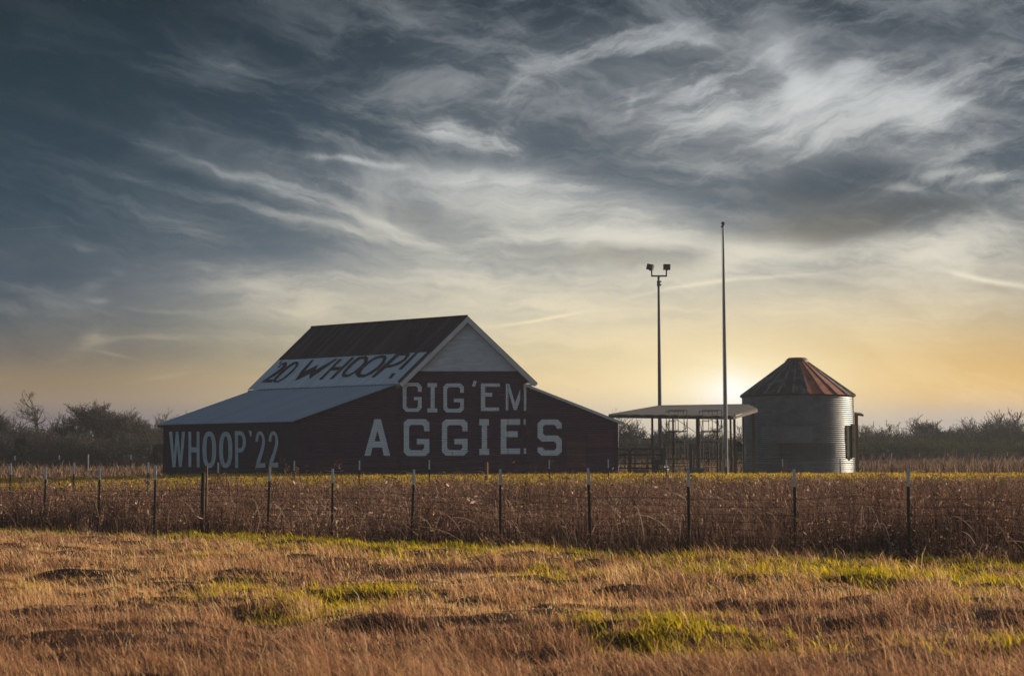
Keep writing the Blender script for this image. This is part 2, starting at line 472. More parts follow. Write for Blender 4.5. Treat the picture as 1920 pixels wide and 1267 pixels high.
# ---------------------------------------------------------------- grass
def blades(x, y, z, h, w, lean, tint, tip=None, az=None, seg=True):
    """curved tapering blades: 5 vertices each; arrays of length n; lean (n,2) is the tip's offset"""
    n = len(x)
    if az is None: az = rng.uniform(0, math.pi, n)
    ax, ay = np.cos(az) * w / 2, np.sin(az) * w / 2
    V_ = np.zeros((n, 5, 3), np.float32)
    V_[:, 0] = np.stack([x - ax, y - ay, z - .02], 1); V_[:, 1] = np.stack([x + ax, y + ay, z - .02], 1)
    mx_, my_, mz_ = x + lean[:, 0] * .32, y + lean[:, 1] * .32, z + h * .58
    V_[:, 2] = np.stack([mx_ + ax * .8, my_ + ay * .8, mz_], 1); V_[:, 3] = np.stack([mx_ - ax * .8, my_ - ay * .8, mz_], 1)
    V_[:, 4] = np.stack([x + lean[:, 0], y + lean[:, 1], z + h], 1)
    b_ = np.arange(n) * 5
    q = np.stack([b_, b_+1, b_+2, b_+3], 1); t = np.stack([b_+3, b_+2, b_+4], 1)
    T = np.repeat(tint[:, None, :], 5, 1)
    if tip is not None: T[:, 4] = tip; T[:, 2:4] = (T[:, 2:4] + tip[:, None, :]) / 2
    return V_.reshape(-1, 3), q, t, T.reshape(-1, 3)
def merge(parts):
    vs, qs, ts, cs = [], [], [], []; o = 0
    for v, q, t, c in parts:
        vs.append(v); qs.append(q + o); ts.append(t + o); cs.append(c); o += len(v)
    return np.concatenate(vs), np.concatenate(qs), np.concatenate(ts), np.concatenate(cs)
def C(*hexes): return np.array([lin(h)[:3] for h in hexes])
def pick(pal, n, wts=None, jit=.18):
    k = rng.choice(len(pal), n, p=wts); c = pal[k] * rng.uniform(1 - jit, 1 + jit, (n, 1))
    return c
def scr(x, y, z):                # photograph position of ground points, to lay patches out
    d = np.maximum(y, .1)
    return 960 + F * x / d, 878 + (CAMZ - z) * F / d
def gpatch(X, Y_, lst):
    """soft patches on the flat verge given as (px, py, rx, ry, strength), turned into places on the ground"""
    g = np.zeros_like(X)
    for px, py, rx, ry, s in lst:
        yy = CAMZ * F / (py - 878); xx = (px - 960) / F * yy
        ry_m = CAMZ * F / (py - 878 - ry) - yy if py - 878 - ry > 10 else 8
        g += s * np.exp(-((X - xx) / (rx / F * yy)) ** 2 - ((Y_ - yy) / ry_m) ** 2)
    return g

FX0, FY0, FX1, FY1 = 7.53, 28.3, -13.1, 42.0          # the near fence line
def fence_y(x): return FY0 + (x - FX0) * (FY1 - FY0) / (FX1 - FX0)
def front_edge(x): return fence_y(x) - .5

DRY = C('#cf9c66', '#dfb07a', '#ae7e58', '#ecc68e', '#c08c64', '#f4d8a4')
RED = C('#946c50', '#604839', '#ae8060', '#7c5c46', '#c89c7c')  # red-brown grass, also standing in for shade on the nearest ground
GRN = C('#b8a020', '#9a9024', '#d0b428', '#78782a', '#dcbc34')
m_grass = foliage_mat('grass_blades', .48)

GREEN = [(1560,1078,300,16,1.3),(1800,1078,180,14,1.1),(1360,1062,160,12,.8),(900,1030,330,12,1.0),(640,1016,180,9,.9),(450,1010,70,5,.9),(360,1008,60,4,.7),
         (640,1128,90,16,1.0),(440,1112,80,12,.8),(560,1140,70,12,.9),(740,1110,70,14,.6),(1230,1196,120,15,1.1),(1370,1188,80,12,.9),(1120,1165,60,12,.6),
         (1480,1218,90,12,.8),(1750,1225,150,14,.7),(1880,1208,60,12,.7),(1610,1100,50,16,.8),(60,1095,60,10,.6),(1310,1160,80,10,.5),(1800,1140,80,10,.4),(1020,1075,60,14,.5),(380,1045,30,6,.7)]
def foreground(N, y0, y1):
    y = np.exp(rng.uniform(math.log(y0), math.log(y1), N))
    x = rng.uniform(-1, 1, N) * (.40 * y + 6)
    clump = fbm(x, y, 2.2, 21, 3); big = fbm(x * .5, y, .8, 31, 3)
    keep = (y < front_edge(x) + 1.5) & (rng.random(N) < .50 + 1.2 * smooth01((clump - .3) / .35))
    x, y, clump, big = x[keep], y[keep], clump[keep], big[keep]; n = len(x)
    z = gz(x, y)
    edge = front_edge(x) - y
    g = gpatch(x, y, GREEN) * smooth01((fbm(x, y, 1.6, 41, 4) - .30) / .25) + .55 * np.exp(-((edge - .6) / 1.0) ** 2) * smooth01((fbm(x, y, .7, 44) - .38) / .2)
    isg = rng.random(n) < np.clip(g, 0, .96)
    px, py = scr(x, y, 0)
    red_shade_m = smooth01((fbm(x * .6, y, .5, 55) - .42) / .2) * .8 + smooth01((py - 1120) / 90) * .95 - .15  # red patches by noise, plus shade towards the camera put into blade colour
    isr = (~isg) & (rng.random(n) < np.clip(red_shade_m, 0, .85))
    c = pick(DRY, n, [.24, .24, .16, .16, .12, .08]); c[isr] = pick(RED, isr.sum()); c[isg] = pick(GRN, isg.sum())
    tall = (.45 + 1.0 * smooth01((big - .35) / .4)) * (.45 + 1.25 * smooth01((fbm(x, y, 3.1, 23, 3) - .35) / .3))
    h = rng.gamma(6, 1/6, n) * .090 * tall * (1 + .5 * smooth01((13.5 - y) / 3)) * (1 - .55 * np.clip(g, 0, 1))
    h[isg] = rng.gamma(6, 1/6, isg.sum()) * .085
    h[isr] *= 1.15
    w = (.0022 + .00034 * y) * rng.uniform(.5, 1.4, n); w[isg] *= 1.7
    ang = rng.normal(math.pi + .25 + 2.4 * (fbm(x, y, .9, 61) - .5), 1.0, n); L = h * rng.uniform(.15, 1.3, n)
    lean = np.stack([np.cos(ang) * L, np.sin(ang) * L * .8], 1)
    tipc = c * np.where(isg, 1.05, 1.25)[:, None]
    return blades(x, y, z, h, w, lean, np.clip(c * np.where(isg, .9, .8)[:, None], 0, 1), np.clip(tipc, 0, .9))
def wisps(N):                    # tall dry stalks that stand out of the sward
    y = np.exp(rng.uniform(math.log(11), math.log(34), N)); x = rng.uniform(-1, 1, N) * (.40 * y + 5)
    k = (y < front_edge(x)) & (fbm(x, y, .9, 71, 3) > .47); x, y = x[k], y[k]; n = len(x)
    h = rng.uniform(.18, .38, n); w = (.002 + .00022 * y) * rng.uniform(.6, 1.2, n)
    ang = rng.normal(math.pi + .1, .5, n); L = h * rng.uniform(.3, .9, n)
    c = pick(C('#c99a74', '#b9805c', '#d9b48c', '#a06a50'), n)
    return blades(x, y, gz(x, y), h, w, np.stack([np.cos(ang) * L, np.sin(ang) * L], 1), c)
def lush(N):                     # bright winter rye in the damp patches
    y = np.exp(rng.uniform(math.log(11), math.log(44), N)); x = rng.uniform(-.42, .42, N) * (y + 2)
    edge = front_edge(x) - y
    g = .85 * gpatch(x, y, GREEN) * smooth01((fbm(x, y, 2.4, 41, 4) - .34) / .26) + .5 * np.exp(-((edge - .7) / .9) ** 2) * smooth01((fbm(x, y, .7, 44) - .40) / .2)
    k = (rng.random(N) < g - .12) & (edge > -.4); x, y = x[k], y[k]; n = len(x)
    h = rng.gamma(6, 1/6, n) * .075; w = (.004 + .0005 * y) * rng.uniform(.6, 1.3, n)
    a_ = rng.uniform(0, 6.28, n); L = h * rng.uniform(.1, .9, n)
    c = pick(C('#d4b61e', '#b8a020', '#e8c830', '#98901e'), n)
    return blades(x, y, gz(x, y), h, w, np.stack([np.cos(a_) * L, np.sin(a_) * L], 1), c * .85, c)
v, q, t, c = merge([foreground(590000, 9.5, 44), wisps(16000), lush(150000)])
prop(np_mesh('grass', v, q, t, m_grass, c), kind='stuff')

# ---------------------------------------------------------------- rank weeds behind the near fence
WEED = C('#64483b', '#46342e', '#785a4a', '#322725', '#90715f', '#4f3d37')
def weeds(N, M):
    y = np.exp(rng.uniform(math.log(26), math.log(62), N)); x = rng.uniform(-1, 1, N) * (.40 * y + 6)
    e = y - front_edge(x)
    back = 58.5 - 5.5 * smooth01((-8 - x) / 9) + 9 * smooth01((x - 4) / 6) + (fbm(x, y, .35, 81) - .5) * 16
    k = (e > -.1 + (fbm(x, y, 1.1, 83) - .5) * 1.6) & (y < back) & (rng.random(N) < .30 + smooth01((fbm(x, y, .8, 85) - .3) / .3))
    x, y, e, back = x[k], y[k], e[k], back[k]; n = len(x)
    H = (.20 + 1.55 * fbm(x, y, .45, 87) * (.25 + 1.5 * fbm(x, y, 1.1, 88))) * (1 - .40 * smooth01((y - 46) / 12)) * (.55 + .45 * smooth01(e / 1.2)) * (1 + .12 * smooth01((x - 3) / 8))
    h = H * rng.beta(4, 2.2, n) * 1.15
    w = (.003 + .00034 * y) * rng.uniform(.5, 1.3, n)
    ang = rng.uniform(0, 2 * math.pi, n); L = h * rng.uniform(.05, .75, n) ** 1.3
    c = pick(WEED, n)
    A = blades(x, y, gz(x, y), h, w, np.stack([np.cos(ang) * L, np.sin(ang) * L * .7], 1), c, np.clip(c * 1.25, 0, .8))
    # curled dead leaves and seed heads
    pw = smooth01((fbm(x, y, 1.3, 93) - .42) / .22) + .12; j = rng.choice(n, M, p=pw / pw.sum()); hh = h[j] * (.25 + .75 * rng.beta(2.2, 1.5, M))
    bx = x[j] + rng.normal(0, .07, M); by = y[j] + rng.normal(0, .07, M); bz = gz(x[j], y[j]) + hh
    s = (.007 + .00042 * by) * rng.gamma(3, 1/3, M)
    a1, a2 = rng.uniform(0, 2*math.pi, M), rng.normal(0, .7, M)
    ux = np.stack([np.cos(a1) * np.cos(a2), np.sin(a1) * np.cos(a2), np.sin(a2)], 1) * (s * 1.3)[:, None]
    a3, a4 = a1 + rng.uniform(1, 2, M), rng.normal(0, .7, M)
    uy = np.stack([np.cos(a3) * np.cos(a4), np.sin(a3) * np.cos(a4), np.sin(a4)], 1) * (s * .55)[:, None]
    ctr = np.stack([bx, by, bz], 1)
    Vq = np.stack([ctr - ux, ctr + uy, ctr + ux, ctr - uy], 1).reshape(-1, 3)
    b_ = np.arange(M) * 4; q4 = np.stack([b_, b_+1, b_+2, b_+3], 1)
    pal = C('#6b4a3c', '#8f6a55', '#c49c80', '#e6c8ac', '#4c352c')
    k2 = rng.choice(5, M, p=[.34, .24, .17, .09, .16]); cc = pal[k2] * rng.uniform(.85, 1.15, (M, 1))
    B = (Vq.astype(np.float32), q4, np.zeros((0, 3), int), np.repeat(cc, 4, 0))
    return A, B
m_weed = foliage_mat('dead_weeds', .28)
A, B = weeds(255000, 180000)
# long arching canes and vines tangled through the weeds
def canes(n):
    y = np.exp(rng.uniform(math.log(27), math.log(58), n)); x = rng.uniform(-.40, .40, n) * y
    k = (y > front_edge(x) + .2) & (rng.random(n) < .2 + smooth01((fbm(x, y, .6, 97) - .42) / .2)); x, y = x[k], y[k]; n = len(x)
    Hh = rng.uniform(.35, 1.0, n); Ln = rng.uniform(.2, 1.3, n); a = rng.uniform(0, 6.28, n); pk = rng.uniform(.55, 1.1, n)
    c = pick(C('#b8967a', '#8f6a54', '#d8b89c', '#6f5040', '#a07a64'), n); w = (.002 + .00026 * y) * rng.uniform(.6, 1.5, n)
    seg = 6; V_ = np.zeros((n, seg + 1, 2, 3)); z = gz(x, y)
    for i in range(seg + 1):
        t = i / seg; hh = Hh * (1 - ((t - pk) / pk) ** 2)
        px_ = x + np.cos(a) * Ln * t ** 1.2; py_ = y + np.sin(a) * Ln * t ** 1.2; ww = w * (1 - .6 * t)
        V_[:, i, 0] = np.stack([px_ - ww * .7, py_, z + hh - ww * .5], 1); V_[:, i, 1] = np.stack([px_ + ww * .7, py_, z + hh + ww * .5], 1)
    b_ = (np.arange(n) * (seg + 1) * 2)[:, None] + np.arange(seg)[None, :] * 2
    b_ = b_.ravel(); q = np.stack([b_, b_+1, b_+3, b_+2], 1)
    return V_.reshape(-1, 3), q, np.zeros((0, 3), int), np.repeat(c, (seg + 1) * 2, 0)
G_ = canes(16000)
# leaning pale stalks
n = 700
y = rng.uniform(28, 52, n); x = rng.uniform(-.38, .38, n) * y; k = y > front_edge(x) + .3; x, y = x[k], y[k]; n = len(x)
h = rng.uniform(.5, 1.05, n); ang = rng.choice([0.1, math.pi - .1], n, p=[.3, .7]) + rng.normal(0, .3, n); L = h * rng.uniform(.4, 1.1, n)
D_ = blades(x, y, gz(x, y), h, .004 + .00042 * y, np.stack([np.cos(ang) * L, np.sin(ang) * L], 1), pick(C('#b8967a', '#d8b89c', '#96755f'), n))
# tall single weeds that stand up against the barn and the bin
n = 90
px_ = np.concatenate([rng.uniform(480, 640, 40), rng.uniform(600, 1900, 50)]); y = rng.uniform(44, 57, n); x = (px_ - 960) / F * y
h = rng.uniform(.9, 1.55, n); ang = rng.uniform(0, 6.28, n); L = h * rng.uniform(.05, .5, n)
E_ = blades(x, y, gz(x, y), h, np.full(n, .022), np.stack([np.cos(ang) * L, np.sin(ang) * L], 1), pick(C('#5f4434', '#7a5a45', '#4d372c'), n))
j = rng.integers(0, n, 1400); tt = rng.uniform(.45, 1.0, 1400)
bx = x[j] + np.cos(ang[j]) * L[j] * tt ** 1.6 + rng.normal(0, .05, 1400); by = y[j] + np.sin(ang[j]) * L[j] * tt ** 1.6 + rng.normal(0, .05, 1400)
bz = gz(x[j], y[j]) + h[j] * tt; aa = rng.uniform(0, 6.28, 1400); ll = rng.uniform(.04, .14, 1400)
F_ = blades(bx, by, bz, ll * rng.uniform(.1, 1, 1400), np.full(1400, .02), np.stack([np.cos(aa) * ll, np.sin(aa) * ll], 1), pick(C('#7a5a45', '#96705a', '#5a4234'), 1400))
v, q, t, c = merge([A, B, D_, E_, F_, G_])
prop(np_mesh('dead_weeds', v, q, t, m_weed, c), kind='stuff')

# ---------------------------------------------------------------- low lush strip at the foot of the weeds, and mown strip by the buildings
def strip(N, y0, y1, xr, hh, pal, wts=None, cond=None, wk=.0006, far=.5):
    y = rng.uniform(y0, y1, N); x = rng.uniform(-1, 1, N) * (xr * y + 5)
    k = np.ones(N, bool) if cond is None else cond(x, y)
    x, y = x[k], y[k]; n = len(x)
    h = rng.gamma(6, 1/6, n) * hh; w = wk * y * rng.uniform(.6, 1.3, n)
    ang = rng.uniform(0, 2*math.pi, n); L = h * rng.uniform(.1, .8, n)
    c = pick(pal, n, wts)
    return blades(x, y, gz(x, y), h, w, np.stack([np.cos(ang) * L, np.sin(ang) * L], 1), c)
MOWN = C('#c0a526', '#a89024', '#cfae38', '#b0843c', '#82742a', '#b98a44')
v, q, t, c = merge([strip(90000, 52, 80, .42, .07, MOWN, [.26, .2, .16, .15, .12, .11]),
                    strip(26000, 76, 104, .42, .08, MOWN, [.2, .2, .1, .2, .1, .2])])
prop(np_mesh('mown_grass', v, q, t, m_grass, c), kind='stuff')

# dry tall grass field in front of the trees
def field(x, y): return (x < -20) & (y > 84.5) | (x > 24 + .0 * y) & (y > 84) | (y > 106)
FIELD = C('#7d6252', '#6a5246', '#94755f', '#584640', '#b09078', '#746850')
v, q, t, c = merge([strip(60000, 83, 112, .46, .46, FIELD, cond=lambda x, y: field(x, y) & (x < 5), wk=.0007),
                    strip(60000, 83, 122, .46, .66, FIELD, cond=lambda x, y: field(x, y) & (x > 0), wk=.0007),
                    strip(20000, 112, 200, .5, .45, FIELD, wk=.0008)])
prop(np_mesh('tall_field_grass', v, q, t, m_weed, c), kind='stuff')

# ================================================================ the barn
SD = Vector((-0.824, 0.566, 0)).normalized()          # the way its side walls run
YF = 78.0
Z1 = lambda x, y, Y=YF: at(680 + x / 3.726, 580 + y / 3.726, Y)    # front crop coordinates
NF = Vector((0, -1, 0))
barn = empty('barn', (at(867, 890, YF).x, YF, gzf(-2.6, YF)), 'dark maroon corrugated barn with white lettering, white gable peak and lean-tos on both sides', 'barn')

m_maroon = mat('maroon_sheet_metal', (.068,.021,.052,1), .55, color2=(.045,.016,.038,1), noise_scale=1.3, bump=((0,0,1), .115, .014, 'sine'), spec=.35)
m_maroon2 = mat('maroon_patch_sheet', (.12,.040,.050,1), .55, color2=(.075,.028,.037,1), noise_scale=2.2, bump=((0,0,1), .115, .014, 'sine'), spec=.35)
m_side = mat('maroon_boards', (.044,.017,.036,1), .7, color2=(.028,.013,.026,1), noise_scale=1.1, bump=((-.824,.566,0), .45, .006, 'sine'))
m_trim = mat('dark_maroon_trim', (.030,.018,.022,1), .6)
m_white_paint = mat('white_lettering_paint', (.78,.84,.86,1), .6, color2=(.56,.62,.64,1), noise_scale=3.5, stretch=(1,1,4), bump=((0,0,1), .115, .014, 'sine'))
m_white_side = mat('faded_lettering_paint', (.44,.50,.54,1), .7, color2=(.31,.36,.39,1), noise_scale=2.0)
m_gable = mat('white_lap_siding', (.60,.63,.65,1), .65, color2=(.38,.40,.42,1), noise_scale=2.4, stretch=(.6,1,3), bump=((0,0,1), .13, .02, 'saw'))
m_rake = mat('white_trim_board', (.62,.63,.62,1), .6, color2=(.50,.50,.49,1), noise_scale=2.0)
m_eave = mat('weathered_eave_board', (.17,.155,.15,1), .8, color2=(.10,.09,.09,1), noise_scale=3)
m_soffit = mat('bare_soffit_boards', (.42,.36,.28,1), .8, color2=(.30,.26,.21,1), noise_scale=3)
m_roofdark = mat('rusted_maroon_roofing', (.030,.019,.023,1), .6, color2=(.10,.075,.078,1), noise_scale=1.6, stretch=(3.2,3.2,.10), spec=.2, lo=.48, hi=.72)
m_roofwhite = mat('white_painted_roofing', (.50,.56,.60,1), .55, color2=(.33,.38,.41,1), noise_scale=2.4, stretch=(1,3,.15), lo=.4, hi=.75)
m_galv = mat('galvanised_roofing', (.33,.38,.42,1), .5, color2=(.27,.31,.345,1), noise_scale=.8, spec=.4)

def streaked(m, eave, slope, f_=3.0):   # run the stains down the slope of the sheet
    nt = m.node_tree; mp = [n for n in nt.nodes if n.type == 'MAPPING'][0]; tcn = [n for n in nt.nodes if n.type == 'TEX_COORD'][0]
    eave = Vector(eave).normalized(); slope = Vector(slope).normalized()
    q = (eave - slope * eave.dot(slope)).normalized(); cb = nt.nodes.new('ShaderNodeCombineXYZ')
    for i, (v_, k_) in enumerate(((q, f_), (slope, .10))):
        d = nt.nodes.new('ShaderNodeVectorMath'); d.operation = 'DOT_PRODUCT'; d.inputs[1].default_value = v_ * k_
        nt.links.new(tcn.outputs['Object'], d.inputs[0]); nt.links.new(d.outputs['Value'], cb.inputs[i])
    mp.inputs['Scale'].default_value = (1, 1, 1); nt.links.new(cb.outputs[0], mp.inputs[0])
def corr(P00, P10, P01, P11, pitch, amp, nrow=2, rows=None):
    """corrugated sheet: P00->P10 along the eave, P00->P01 up the slope; returns list of (rows) MB"""
    P00, P10, P01, P11 = map(Vector, (P00, P10, P01, P11))
    n = (P10 - P00).cross(P01 - P00).normalized()
    if n.z < 0: n = -n
    L = max((P10 - P00).length, (P11 - P01).length); k = int(L / pitch * 6)
    mb = MB(); vs = []
    rows = rows or [0, 1]
    for i in range(k + 1):
        s = i / k; off = n * (amp * math.cos(s * L / pitch * 2 * math.pi))
        a = P00.lerp(P10, s); b = P01.lerp(P11, s)
        for r in rows: vs.append(a.lerp(b, r) + off)
    m = len(rows)
    mb.add(vs, [(i*m+j, (i+1)*m+j, (i+1)*m+j+1, i*m+j+1) for i in range(k) for j in range(m-1)], True)
    return mb

def wallpoly(pts, name, m, th=.06, label=None):
    mb = MB(); mb.poly(pts, th, Vector((0, -1, 0))); return mb.build(name, m, barn, label)
LS = 10.2
def gnd(p, dz=-.15): return Vector((p.x, p.y, gzf(p.x, p.y) + dz))
cL = at(561, 793, YF); cR = at(1160, 793, YF); mL = at(752, 729, YF); mR = at(984, 729, YF)
pL = at(752, 716, YF); pR = at(984, 716, YF)
AP = at(877, 595, YF)
lL = at(752, 721.5, YF); lR = at(984, 721.5, YF)       # where the lean-to roofs meet the main wall
# gable line sits on the main rake; find points on it
def rake_pt(px, side):        # main roof underside in the front wall plane
    a, b = (877, 596), ((750, 721) if side < 0 else (1007, 720))
    t = (px - a[0]) / (b[0] - a[0]); return at(px, a[1] + t * (b[1] - a[1]), YF)
kL = rake_pt(752, -1); kR = rake_pt(984, 1)
gl = 695.5
def gx(side):                 # where the rake crosses the white/maroon line
    a, b = (877, 596), ((750, 721) if side < 0 else (1007, 720))
    return a[0] + (gl - a[1]) / (b[1] - a[1]) * (b[0] - a[0])
wallpoly([gnd(at(752,890,YF)), gnd(at(984,890,YF)), kR, at(gx(1), gl, YF), at(gx(-1), gl, YF), kL], 'front_wall', m_maroon)
wallpoly([at(gx(-1), gl, YF), at(gx(1), gl, YF), AP], 'gable_siding', m_gable)
wallpoly([gnd(cL), gnd(at(751.6,890,YF)), at(751.6, 722.5, YF), cL], 'lean_to_front_wall', m_maroon)
wallpoly([gnd(at(984.4,890,YF)), gnd(cR), cR, at(984.4, 722.5, YF)], 'lean_to_front_wall', m_maroon)
# side and rear walls
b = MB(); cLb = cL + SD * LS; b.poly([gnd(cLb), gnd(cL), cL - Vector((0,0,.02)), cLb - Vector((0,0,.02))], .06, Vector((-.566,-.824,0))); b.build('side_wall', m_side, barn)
b = MB(); cRb = cR + SD * LS; b.poly([gnd(cR), gnd(cRb), cRb, cR], .06, Vector((.566,.824,0))); b.build('side_wall', m_maroon, barn)
bk = [gnd(cRb), gnd(cLb), cLb, lL + SD * LS, kL + SD * LS, AP + SD * LS, kR + SD * LS, lR + SD * LS, cRb]
b = MB(); b.poly(bk, .06, Vector((0, 1, 0))); b.build('rear_wall', m_maroon, barn)
for p, q_ in ((lL, kL), (lR, kR)):
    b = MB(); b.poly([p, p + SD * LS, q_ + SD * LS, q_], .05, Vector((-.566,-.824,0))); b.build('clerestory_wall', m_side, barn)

# roofs
OV = -.40; LT = 10.95
def rp(px, py): return at(px, py, YF + OV * .566)
ap, tl, tr = rp(877, 592.5), rp(749, 719), rp(1008, 718)
bA, bL, bR = ap + SD * LT, tl + SD * LT, tr + SD * LT
f = .47                                              # share of the slope painted white
mid0, mid1 = tl.lerp(ap, f), bL.lerp(bA, f)
streaked(m_roofdark, SD, ap - tl, 1.6); streaked(m_roofwhite, SD, ap - tl, 2.4); streaked(m_galv, SD, (1, 0, .36), 2.0)
corr(tl, bL, mid0, mid1, .20, .014).build('painted_roof_band', m_roofwhite, barn)
corr(mid0 + Vector((0,0,.004)), mid1 + Vector((0,0,.004)), ap, bA, .20, .014).build('roof', m_roofdark, barn)
corr(tr, bR, ap, bA, .20, .014).build('roof', m_roofdark, barn)
b = MB(); b.tube([ap + Vector((0,0,.02)), bA + Vector((0,0,.02))], .05, 8); b.build('ridge_cap', m_roofdark, barn)
OV2 = -.15
def lp(px, py): return at(px, py, YF + OV2 * .566)
e0, u0 = lp(551, 790), lp(752, 718.2)
LL = 10.45
corr(e0, e0 + SD * LL, u0, u0 + SD * LL, .25, .026).build('lean_to_roof', m_galv, barn)
e1, u1 = lp(1173, 793.5), lp(984, 719.5)
corr(e1, e1 + SD * LL, u1, u1 + SD * LL, .25, .026).build('lean_to_roof', m_galv, barn)
b = MB(); b.bar(e1 + Vector((-.05,0,-.06)), u1 + Vector((0,0,-.06)), .05, .10, (0,0,1)); b.build('rake_board', m_rake, barn)
b = MB(); b.bar(e0 + Vector((.1,0.03,-.07)), u0 + Vector((0,.03,-.07)), .04, .09); b.build('rake_board', m_trim, barn)
b = MB(); b.bar(e0 + Vector((.12,0.1,-.07)), e0 + SD * LL + Vector((.12,-.05,-.07)), .04, .10); b.build('eave_board', m_trim, barn)
# gable overhang: rake boards and soffits
w = .23
for tip, nm in ((tl, 'l'), (tr, 'r')):
    d = (tip - ap).normalized(); nrm = Vector((d.z, 0, -d.x)); nrm = nrm if nrm.z < 0 else -nrm
    off = Vector((0, -.03, -.02))
    b = MB(); a0 = ap + off; t0_ = tip + off
    b.poly([a0, t0_, t0_ + nrm * w, a0 + Vector((0, 0, nrm.z * w + abs(nrm.x) * w * -d.z / max(abs(d.x), .1) if False else -w / abs(nrm.z)))], .035, Vector((0,-1,0)))
    b.build('rake_board', m_rake, barn)
    b = MB(); o2 = Vector((0, 0, -.05))
    b.poly([ap + o2, tip + o2, tip + o2 - SD * OV, ap + o2 - SD * OV], .02, Vector((0, 0, 1))); b.build('soffit', m_soffit, barn)
b = MB(); b.bar(tl + Vector((.04,.02,-.13)), bL + Vector((.04,0,-.13)), .04, .20); b.build('eave_board', m_eave, barn)
b = MB(); b.bar(tr + Vector((-.04,.02,-.08)), bR + Vector((-.04,0,-.08)), .04, .11); b.build('eave_board', m_rake, barn)

# ---- lettering, drawn as outlines in the front wall plane
def letters(name, shapes, unproj, m, parent=barn, lift=None, label=None):
    cu = bpy.data.curves.new(name, 'CURVE'); cu.dimensions = '2D'; cu.fill_mode = 'BOTH'
    # shapes are in flat (a, b) units; they are filled flat, then carried to the wall
    for outline in shapes:
        sp = cu.splines.new('POLY'); sp.points.add(len(outline) - 1)
        for i, (a, b_) in enumerate(outline): sp.points[i].co = (a, -b_, 0, 1)
        sp.use_cyclic_u = True
    ob = bpy.data.objects.new(name + '_tmp', cu); col.objects.link(ob)
    dg = bpy.context.evaluated_depsgraph_get()
    me = bpy.data.meshes.new_from_object(ob.evaluated_get(dg))
    bpy.data.objects.remove(ob); bpy.data.curves.remove(cu)
    mb = MB()
    mb.add([unproj(v.co.x, -v.co.y) for v in me.vertices], [tuple(p.vertices) for p in me.polygons])
    bpy.data.meshes.remove(me)
    return mb.build(name, m, parent, label)
def G(x0, x1, y0, y1, sw, sh, yt, ym, xm, c=24):
    k = c * .55
    return [(x0+c,y0),(x1-c,y0),(x1,y0+c),(x1,yt),(x1-sw,yt),(x1-sw,y0+sh+k),(x1-sw-k,y0+sh),(x0+sw+k,y0+sh),(x0+sw,y0+sh+k),(x0+sw,y1-sh-k),(x0+sw+k,y1-sh),(x1-sw-k,y1-sh),(x1-sw,y1-sh-k),(x1-sw,ym+sh),(xm,ym+sh),(xm,ym),(x1,ym),(x1,y1-c),(x1-c,y1),(x0+c,y1),(x0,y1-c),(x0,y0+c)]
def I(x0, x1, y0, y1, s0, s1, sh):
    return [(x0,y0),(x1,y0),(x1,y0+sh),(s1,y0+sh),(s1,y1-sh),(x1+2,y1-sh),(x1+2,y1),(x0,y1),(x0,y1-sh),(s0,y1-sh),(s0,y0+sh),(x0,y0+sh)]
def E(x0, xt, xm, xb, y0, y1, sw, st, ma, mb_, sb):
    return [(x0,y0),(xt,y0),(xt,y0+st),(x0+sw,y0+st),(x0+sw,ma),(xm,ma),(xm,mb_),(x0+sw,mb_),(x0+sw,y1-sb),(xb,y1-sb),(xb,y1),(x0,y1)]
def Sg(x0, x1, y0, y1, sw, sh, yt, yb, m0, m1, c=24):
    k = c * .5
    return [(x0+c,y0),(x1-c,y0),(x1,y0+c),(x1,yt),(x1-sw,yt),(x1-sw,y0+sh+k),(x1-sw-k,y0+sh),(x0+sw+k,y0+sh),(x0+sw,y0+sh+k),(x0+sw,m0-k),(x0+sw+k,m0),(x1-c,m0),(x1,m0+c),(x1,y1-c),(x1-c,y1),(x0+c,y1),(x0,y1-c),(x0,yb),(x0+sw,yb),(x0+sw,y1-sh-k),(x0+sw+k,y1-sh),(x1-sw-k,y1-sh),(x1-sw,y1-sh-k),(x1-sw,m1+k),(x1-sw-k,m1),(x0+c,m1),(x0,m1-c),(x0,y0+c)]
LY = YF - .009
fr = lambda a, b_: Z1(a, b_, LY)
upper = [G(280,412,512,714,26,24,575,610,358), I(452,519,514,718,475,503,28), G(564,707,516,719,26,26,582,622,637,22), 
         [(775,497),(797,500),(785,540),(763,537)],
         E(826,959,905,953,516,709,30,24,581,608,25),
         [(1000,706),(1000,517),(1024,517),(1064,655),(1106,540),(1116,517),(1143,520),(1143,709),(1126,709),(1126,560),(1076,702),(1056,702),(1019,575),(1019,706)]]
lower = [[(12,1021),(82,765),(127,765),(192,1021),(147,1021),(136,963),(68,963),(55,1021)], [(83,920),(123,920),(103,845)],
         G(287,466,765,1022,37,40,850,902,378,26), G(554,733,767,1020,36,40,850,902,640,26), I(815,882,765,1016,832,869,43),
         E(965,1138,1083,1142,765,1008,39,40,850,892,38), Sg(1222,1391,768,1020,38,37,832,962,880,922,28)]
letters('painted_lettering', upper, fr, m_white_paint, label='upper row of white painted block capitals')
letters('painted_lettering', lower, fr, m_white_paint, label='lower, larger row of white painted block capitals')
